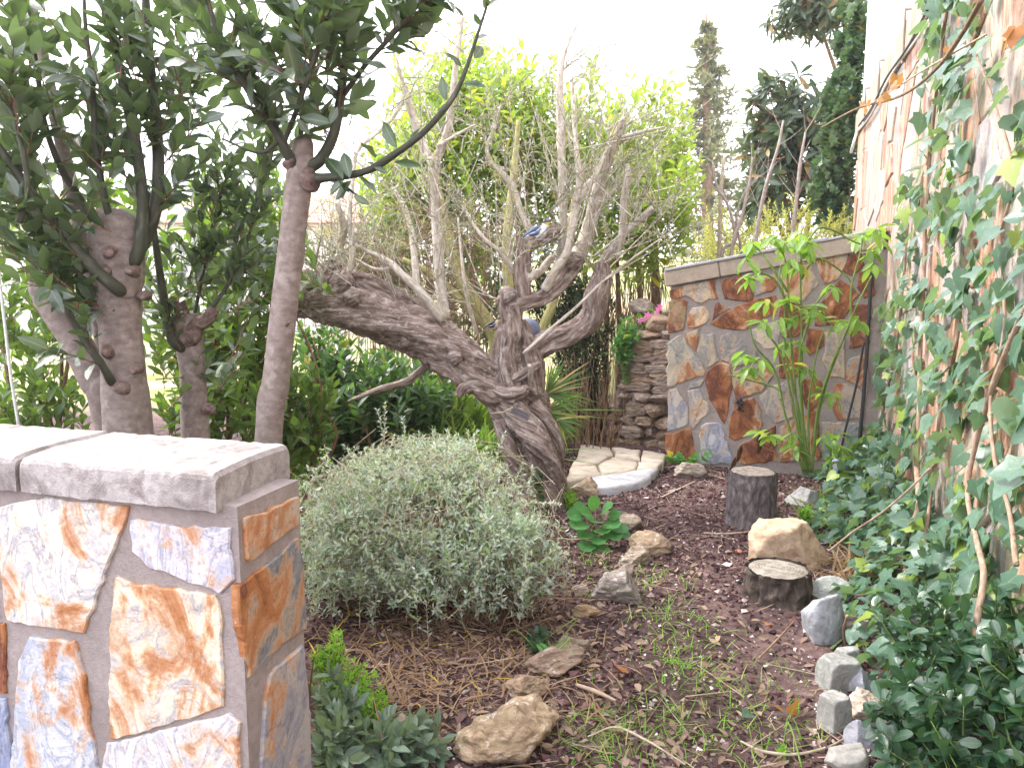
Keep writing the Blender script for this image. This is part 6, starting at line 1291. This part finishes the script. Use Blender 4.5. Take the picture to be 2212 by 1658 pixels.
# ------------------------------------------------------------------ small plants
ml = thing('mallow', 'round scalloped leaved mallow plant on the left edge of the path', 'plant', (*G(1292, 1175)[:2], 0)); L = Leaves(); g = Geo(); b = np.array(ml.location)
for (x, y, s, dy) in [(1262, 1100, .07, .05), (1285, 1092, .065, .06), (1305, 1100, .07, .04), (1320, 1112, .06, .03), (1258, 1128, .09, -.02), (1285, 1122, .085, 0), (1312, 1130, .09, 0), (1330, 1138, .075, 0), (1268, 1150, .075, -.04), (1292, 1158, .085, -.05), (1318, 1150, .085, -.03), (1272, 1172, .08, -.07), (1296, 1180, .08, -.08), (1248, 1110, .07, 0), (1340, 1150, .06, 0), (1275, 1110, .08, .03), (1300, 1140, .08, -.02)]:
    c = Pd(x, y, b[1] - .02 + dy); o = unit((c - b) * [1, 1, .3] + [0, -.05, 0]); L.add(c - o * s * .35, o - UP * .25, UP * 1. + np.array([0, -.55, 0]) + rng.normal(0, .15, 3), s * 1.35)
    tube(g, [b + rng.normal(0, .01, 3) * [1, 1, 0], (b + c) / 2 + o * .02, c - o * s * .35], [.003, .0025, .002], 5, 8)
g.build('stalks', M['green_stem'], ml, kind='stuff'); L.build(ml, ROUND, M['mallow'])
def clump(name, label, cat, base, crowns, mat, kinds, leaf, k, parts=80, stem=M['green_stem'], **kw): return shrub(name, label, cat, base, crowns, mat, kinds, leaf, k, stem, 2, .004, parts, twig=.002, **kw)
clump('chickweed', 'fresh bright green weeds at the foot of the near wall', 'weed', G(720, 1560), [C(710, 1400, 2.75, 40, 50, .12, 36, .1), C(760, 1470, 2.65, 70, 50, .12, 60, .1), C(800, 1530, 2.55, 60, 30, .1, 36, .08)], M['bright'], LAUREL, .028, 9)
clump('bay_seedlings', 'grey green young bay sprouts low in front of the near wall end', 'shrub', G(760, 1650), [C(740, 1590, 2.35, 70, 70, .15, 30, .14), C(860, 1600, 2.35, 90, 50, .13, 26, .13), C(720, 1500, 2.5, 50, 50, .12, 14, .12), C(930, 1600, 2.4, 40, 30, .1, 8, .1)], leaf_mat('grey_bay_leaf', (.07, .12, .08), (.14, .2, .14), (.2, .28, .15), (.15, .2, .14), .45, .5, .2, oddp=0.), BAY, .078, 8, 150, M['red_twig'])
clump('yellow_sprig', 'yellow green sprig between the far stump and the ivy', 'plant', G(1742, 1125), [C(1740, 1105, 4.95, 16, 18, .05, 14, .07)], M['bright'], LAUREL, .04, 7)
clump('seedling', 'single fresh green seedling at the near end of the path', 'plant', G(1690, 1650), [C(1690, 1622, 2.45, 10, 18, .02, 5, .06)], M['bright'], LAUREL, .035, 5)
clump('weed_rosette', 'upright pale green weed beside the sunken reddish rock', 'plant', G(1195, 1440), [C(1190, 1400, 3.1, 16, 22, .03, 4, .1)], M['mallow'], LAUREL, .075, 3)
clump('ivy_patch', 'small dark ivy patch under the right side of the silver shrub', 'ivy', G(1160, 1425), [C(1160, 1395, 3.2, 40, 40, .08, 26, .1)], M['ivy_dark'], IVY, .045, 5)
clump('wall_weed', 'small ivy sprig at the foot of the rust slate wall', 'ivy', G(1500, 1005), [C(1490, 985, 6.4, 50, 18, .05, 14, .1)], M['mallow'], IVY, .06, 4)
clump('pansy', 'small green bedding plant at the foot of the olive trunk', 'plant', G(1235, 1085), [C(1232, 1070, 5.25, 18, 30, .08, 34, .08)], M['bright'], LAUREL, .03, 8)
clump('trunk_ivy', 'tiny ivy shoot in the hollow of the olive trunk', 'ivy', Pd(1165, 1075, 5.05), [C(1163, 1040, 5.1, 12, 34, .03, 9, .08)], M['ivy_dark'], IVY, .05, 3)
def on_wall(name, label, cat, c, r, n, mat, kinds, leaf, k, parts, stem=M['green_stem']):
    t = thing(name, label, cat, c); L = Leaves(); g = Geo(); a, e = sprays(c, r, n, .14, c - UP * r[2], lo=.1); sticks(g, a, e, .003, .0015); g.build('stalks', stem, t, kind='stuff'); leafy(L, a, e, k, leaf, (35, 75), droop=.1); L.build(t, kinds, mat, parts=parts); return t
on_wall('valerian', 'leafy green plant growing out of the left top of the dry stone wall', 'plant', Pd(1352, 735, 7.45), (.13, .12, .22), 46, M['mallow'], LAUREL, .085, 8, 120)
on_wall('valerian', 'tiny green tuft lower in the dry stone wall joints', 'plant', Pd(1352, 800, 7.45), (.05, .05, .05), 7, M['mallow'], LAUREL, .06, 6, 20)
fl = on_wall('petunia', 'pink flowered bedding plant on top of the dry stone wall', 'flowers', Pd(1402, 684, 7.75), (.17, .1, .07), 40, M['bright'], LAUREL, .05, 7, 60)
L = Leaves()
for x, y in ((1383, 692), (1392, 690), (1402, 686), (1407, 682), (1398, 680), (1404, 691), (1425, 662), (1422, 668), (1414, 690), (1418, 676)):
    c = Pd(x, y, 7.6); az = np.arange(5) * 1.2566; L.add(np.broadcast_to(c, (5, 3)), np.stack([np.cos(az), np.full(5, -.15), np.sin(az)], 1), (0, -1, .4), .03)
L.build(fl, EUO, M['pink'], name='petal')
# palm fans and sedge behind the trunk
def fan(name, label, c, n, a0, a1, ln, mat, parts=60):
    t = thing(name, label, 'palm', (c[0], c[1], c[2])); L = Leaves(); a = np.linspace(a0, a1, n); d = np.stack([np.cos(a), -.35 + .1 * np.sin(a * 3), np.sin(a)], 1); L.add(np.broadcast_to(c, (n, 3)), d, (0, -1, .5), ln * rng.uniform(.8, 1.1, n))
    L.build(t, BLADE, mat, parts=parts, name='blade', rest='blades'); g = Geo(); b = np.array([c[0] - .1, c[1] + .1, gz1(c[0], c[1])]); tube(g, [b, c], [.008, .006], 6, 6); g.build('stalk', M['green_stem'], t)
fan('palm_fan', 'green palm fan pointing up to the right behind the olive trunk', Pd(1180, 850, 6.1), 26, -.5, 1.5, .3, M['palm'])
fan('palm_fan', 'second dark palm fan lower behind the olive trunk', Pd(1175, 890, 6.2), 24, -.7, .9, .28, M['palm'])
fan('palm_fan', 'yellowing drooping palm fan at the right foot of the olive trunk', Pd(1205, 905, 6.0), 20, -1.5, .35, .22, M['palm'])
def sedge(label, x, y, d, n, ln, spread):
    p = Pd(x, y, d); p[2] = gz1(p[0], p[1]); t = thing('sedge', label, 'grass clump', p); L = Leaves(); az = rng.random(n) * 6.3; q = p + np.stack([rng.normal(0, spread, n), rng.normal(0, spread * .6, n), np.zeros(n)], 1)
    L.add(q, np.stack([np.cos(az) * .5, np.sin(az) * .5, np.ones(n)], 1) + rng.normal(0, .15, (n, 3)), np.stack([-np.cos(az), -np.sin(az), np.full(n, .6)], 1), ln * rng.uniform(.6, 1.1, n)); L.build(t, BLADE, M['sedge'], parts=80, name='blade', rest='blades')
sedge('arching sedge clump under the olive limb left of the trunk', 1020, 960, 6.0, 190, .55, .12)
sedge('sedge clump between the laurel shrub and the olive trunk', 930, 930, 6.3, 150, .6, .12)
sedge('tall upright blue green blades seen through the olive fork', 1010, 940, 6.9, 150, 1.05, .12)
clump('feathery_weed', 'feathery pale green weed left of the olive trunk foot', 'weed', G(1040, 1010), [C(1030, 960, 5.9, 60, 50, .25, 80, .22)], M['bright'], SMALL, .03, 22, 0)
# reed screen
rs = thing('reed_screen', 'short weathered reed screen behind the silver shrub', 'fence', G(738, 1012))
for q in range(22):
    x = 694 + q * 4.2; p = G(x, 1015); g = Geo(); tube(g, [np.array([p[0], p[1], -.02]), Pd(x + rng.normal(0, 1), 935 + rng.uniform(-8, 8), p[1])], [.007, .0065], 7, 6, rough=.1, seed=q); g.build('reed', M['reed'], rs)
for yy in (955, 990):
    g = Geo(); tube(g, [Pd(688, yy, G(690, 1015)[1] - .012), Pd(788, yy, G(690, 1015)[1] - .012)], [.004, .004], 6, 6); g.build('tie', M['cable'], rs)

# ------------------------------------------------------------------ ornaments
def bird(label, tail, head, y, s, body, wing, cap, cheek, belly=None):
    a = Pd(*tail, y); b = Pd(*head, y); ax = unit(b - a); t = thing('bird_figure', label, 'ornament', a + (b - a) * .5, 'painted bird figures in the garden'); ln = np.linalg.norm(b - a); sz = ln * s; dn = np.array([0, 0, -1.])
    q = lambda f, u=0., v=0.: a + ax * ln * f + UP * sz * u + np.array([0, -1., 0]) * sz * v
    g = Geo(); tube(g, [q(.0), q(.3, -.02), q(.5, -.12), q(.68, -.14), q(.82, -.04), q(.95, .08)], np.array([.02, .09, .2, .25, .2, .13]) * sz, 16, 26); g.build('body', body, t)
    g = Geo(); tube(g, [q(-.08, .0), q(.2, .07), q(.45, .1, .02), q(.66, .1, .04)], np.array([.03, .07, .12, .1]) * sz, 12, 16); g.build('wing', wing, t)
    g = Geo(); tube(g, [q(.8, .02, .1), q(.5, -.08, .18), q(.2, .0, .1)], np.array([.06, .09, .02]) * sz, 10, 12); g.build('wing', wing, t)
    D, F = ICO[2]; g = Geo(); g.add(q(.93, .13) + D * sz * .16, F); hd = g.build('head', cheek, t)
    g = Geo(); g.add(q(.92, .19) + D * np.array([1., 1., .62]) * sz * .165, F); g.build('cap', cap, hd)
    g = Geo(); e = unit(ax * [1, 1, 0] + [0, -.8, 0]); tube(g, [q(.93, .11) + e * sz * .12, q(.93, .1) + e * sz * .27], [sz * .04, sz * .006], 8, 4); g.build('beak', M['bird_black'], hd)
    for v in (-.08, .08):
        g = Geo(); tube(g, [q(.55, -.25, v), q(.53, -.55, v)], [sz * .025, sz * .02], 6, 4); g.build('leg', M['bird_black'] if belly is None else belly, t)
bird('white breasted bird figure with blue wings on the broken olive stub', (1131, 512), (1186, 488), OY - .06, .9, M['bird_white'], M['bird_blue'], M['bird_blue'], M['bird_yellow'], M['bird_white'])
bird('small dark winged bird figure with black cap half behind the upright limb', (1047, 708), (1082, 694), OY + .05, 1., M['bird_grey'], M['bird_black'], M['bird_black'], M['bird_yellow'])
bird('yellow green headed bird figure on the hanging branch under the long limb', (948, 788), (912, 768), OY - .02, 1.15, M['bird_grey'], M['bird_grey'], M['bird_green'], M['bird_green'])
bird('fat lilac bird figure on the soil by the house corner', (1832, 1012), (1803, 1003), 5.55, 1.5, M['lilac'], M['lilac'], M['lilac'], M['bird_yellow'])
D, F = ICO[4]; c = Pd(1140, 713, OY + .14); g = Geo(); g.add(c + D * np.array([1, 1, .96]) * 28 * OY / FPX * (1 + .012 * (vn(D * 6) - .5))[:, None], F); bl = g.build('body', M['ball_blue'], thing('ball', 'dusty blue ball wedged in the fork of the olive', 'ball', c))
for x, y in ((1143, 716), (1136, 708), (1150, 722)):
    p = Pd(x, y, OY + .14); d = unit(p - c - np.array([0, .06, 0])); g = Geo(); e1 = unit(np.cross(d, UP)); e2 = np.cross(d, e1); th = np.linspace(0, 2 * math.pi, 10, endpoint=False); r = .0065
    V = [c + d * .0875 + (e1 * math.cos(a) + e2 * math.sin(a)) * r for a in th] + [c + d * .0885]; g.add(np.array(V), [[i, (i + 1) % 10, 10] for i in range(10)]); g.build('spot', M['bird_black'], bl.parent)
# plaque with worn lettering
pl_c = Pd(1124, 893, OY - .42); ex = unit(Pd(1146, 903, OY - .42) - Pd(1102, 882, OY - .42)); en = unit(np.array([.15, -1, .35])); ex = unit(ex - en * np.dot(ex, en)); ey = np.cross(en, ex)
pq = thing('plaque', 'little dark name plaque with worn lettering tied on the olive trunk', 'plaque', pl_c); g = Geo(); box_geo(g, pl_c, ex, ey, en, (-.062, -.026, -.004), (.062, .026, .004), .002); g.build('plate', M['plaque'], pq, smooth=False)
g = Geo(); box_geo(g, pl_c, ex, ey, en, (-.064, -.031, -.003), (.064, -.0262, .0055), .001); g.build('edge', M['plaque_edge'], pq, smooth=False)
g = Geo()
for row in (0, 1):
    x = -.05
    while x < .045:
        wd = rng.uniform(.004, .012); box_geo(g, pl_c, ex, ey, en, (x, .006 - row * .018, .0042), (x + wd, .013 - row * .018 + rng.uniform(-.002, .003), .0052), .0004); x += wd + .004
g.build('worn_lettering', M['bird_black'], pq, smooth=False, kind='stuff')
g = Geo(); tube(g, [Pd(1060, 893, OY - .3), Pd(1085, 890, OY - .4), Pd(1108, 880, OY - .43)], [.005] * 3, 6, 14); g.build('tie', M['pale_twig'], pq)
# iron star on the wall
sp = thing('wall_ornament', 'small dark spiky iron ornament fixed to the rust slate wall', 'ornament', om + em * .5); c = onpl(1599, 872, om + nm * .05, nm)
g = Geo(); tube(g, [c + UP * .055, c + UP * .02, c - UP * .03, c - UP * .06], [.01, .02, .018, .005], 10, 14, rough=.1); g.build('body', M['iron'], sp)
for u, v in ((-.055, .03), (-.045, .05), (.0, .08), (.02, .07), (-.02, -.055), (.035, -.065), (.03, .012), (-.06, .012)):
    g = Geo(); tube(g, [c + UP * .01, c + em * u * .5 + UP * v * .6 + nm * .02, c + em * u + UP * v], [.007, .006, .003], 6, 8); g.build('spike', M['iron'], sp)
# black cables down the wall, white cord, stake light
for pts, r, lb in (([(1885, 545), (1876, 700), (1868, 820), (1856, 960), (1850, 1030)], .014, 'thick black cable running down where the rust wall meets the house'), ([(1866, 740), (1850, 830), (1828, 920), (1808, 1010)], .009, 'thinner black cable slanting down beside the thick one')):
    g = Geo(); P = np.array([onpl(x, y, om + nm * .06, nm) for x, y in pts]); tube(g, P, [r] * len(pts), 8, 40); tag(g.build('cable', M['cable']), lb, 'cable')
g = Geo(); tube(g, [Pd(-6, 560, 3.6), Pd(8, 680, 3.6), Pd(22, 800, 3.6), Pd(40, 920, 3.6), Pd(60, 1050, 3.6)], [.006] * 5, 6, 24); tag(g.build('cord', M['cord']), 'thin white cord hanging at the left edge behind the near wall', 'cord')
c = onpl(1921, 1050, HB + hn * .1, hn); sl = thing('stake_light', 'little pale garden light on a black stake in the ivy', 'lamp', c - UP * .2)
g = Geo(); tube(g, [c - UP * .38, c], [.008, .008], 8, 6); g.build('stake', M['cable'], sl); g = Geo(); tube(g, [c, c + UP * .015, c + UP * .05, c + UP * .065], [.012, .024, .028, .01], 14, 12); g.build('head', M['lampgrey'], sl)
# ------------------------------------------------------------------ thin scattering volume, added to imitate washed-out lens glare
g = Geo(); box_geo(g, (0, 0, 0), np.array([1., 0, 0]), np.array([0, 1., 0]), UP, (-60, -30, -1.6), (60, 70, 14), .01)
t = NT('glare_veil_air'); vp = t.n('VolumePrincipled'); vp.inputs['Color'].default_value = (.97, .97, 1, 1); vp.inputs['Density'].default_value = .0018; vp.inputs['Anisotropy'].default_value = .3
t.l(vp.outputs[0], t.out.inputs['Volume']); tag(g.build('haze', t.m, smooth=False), 'pale bright haze in the air of the garden', kind='stuff')
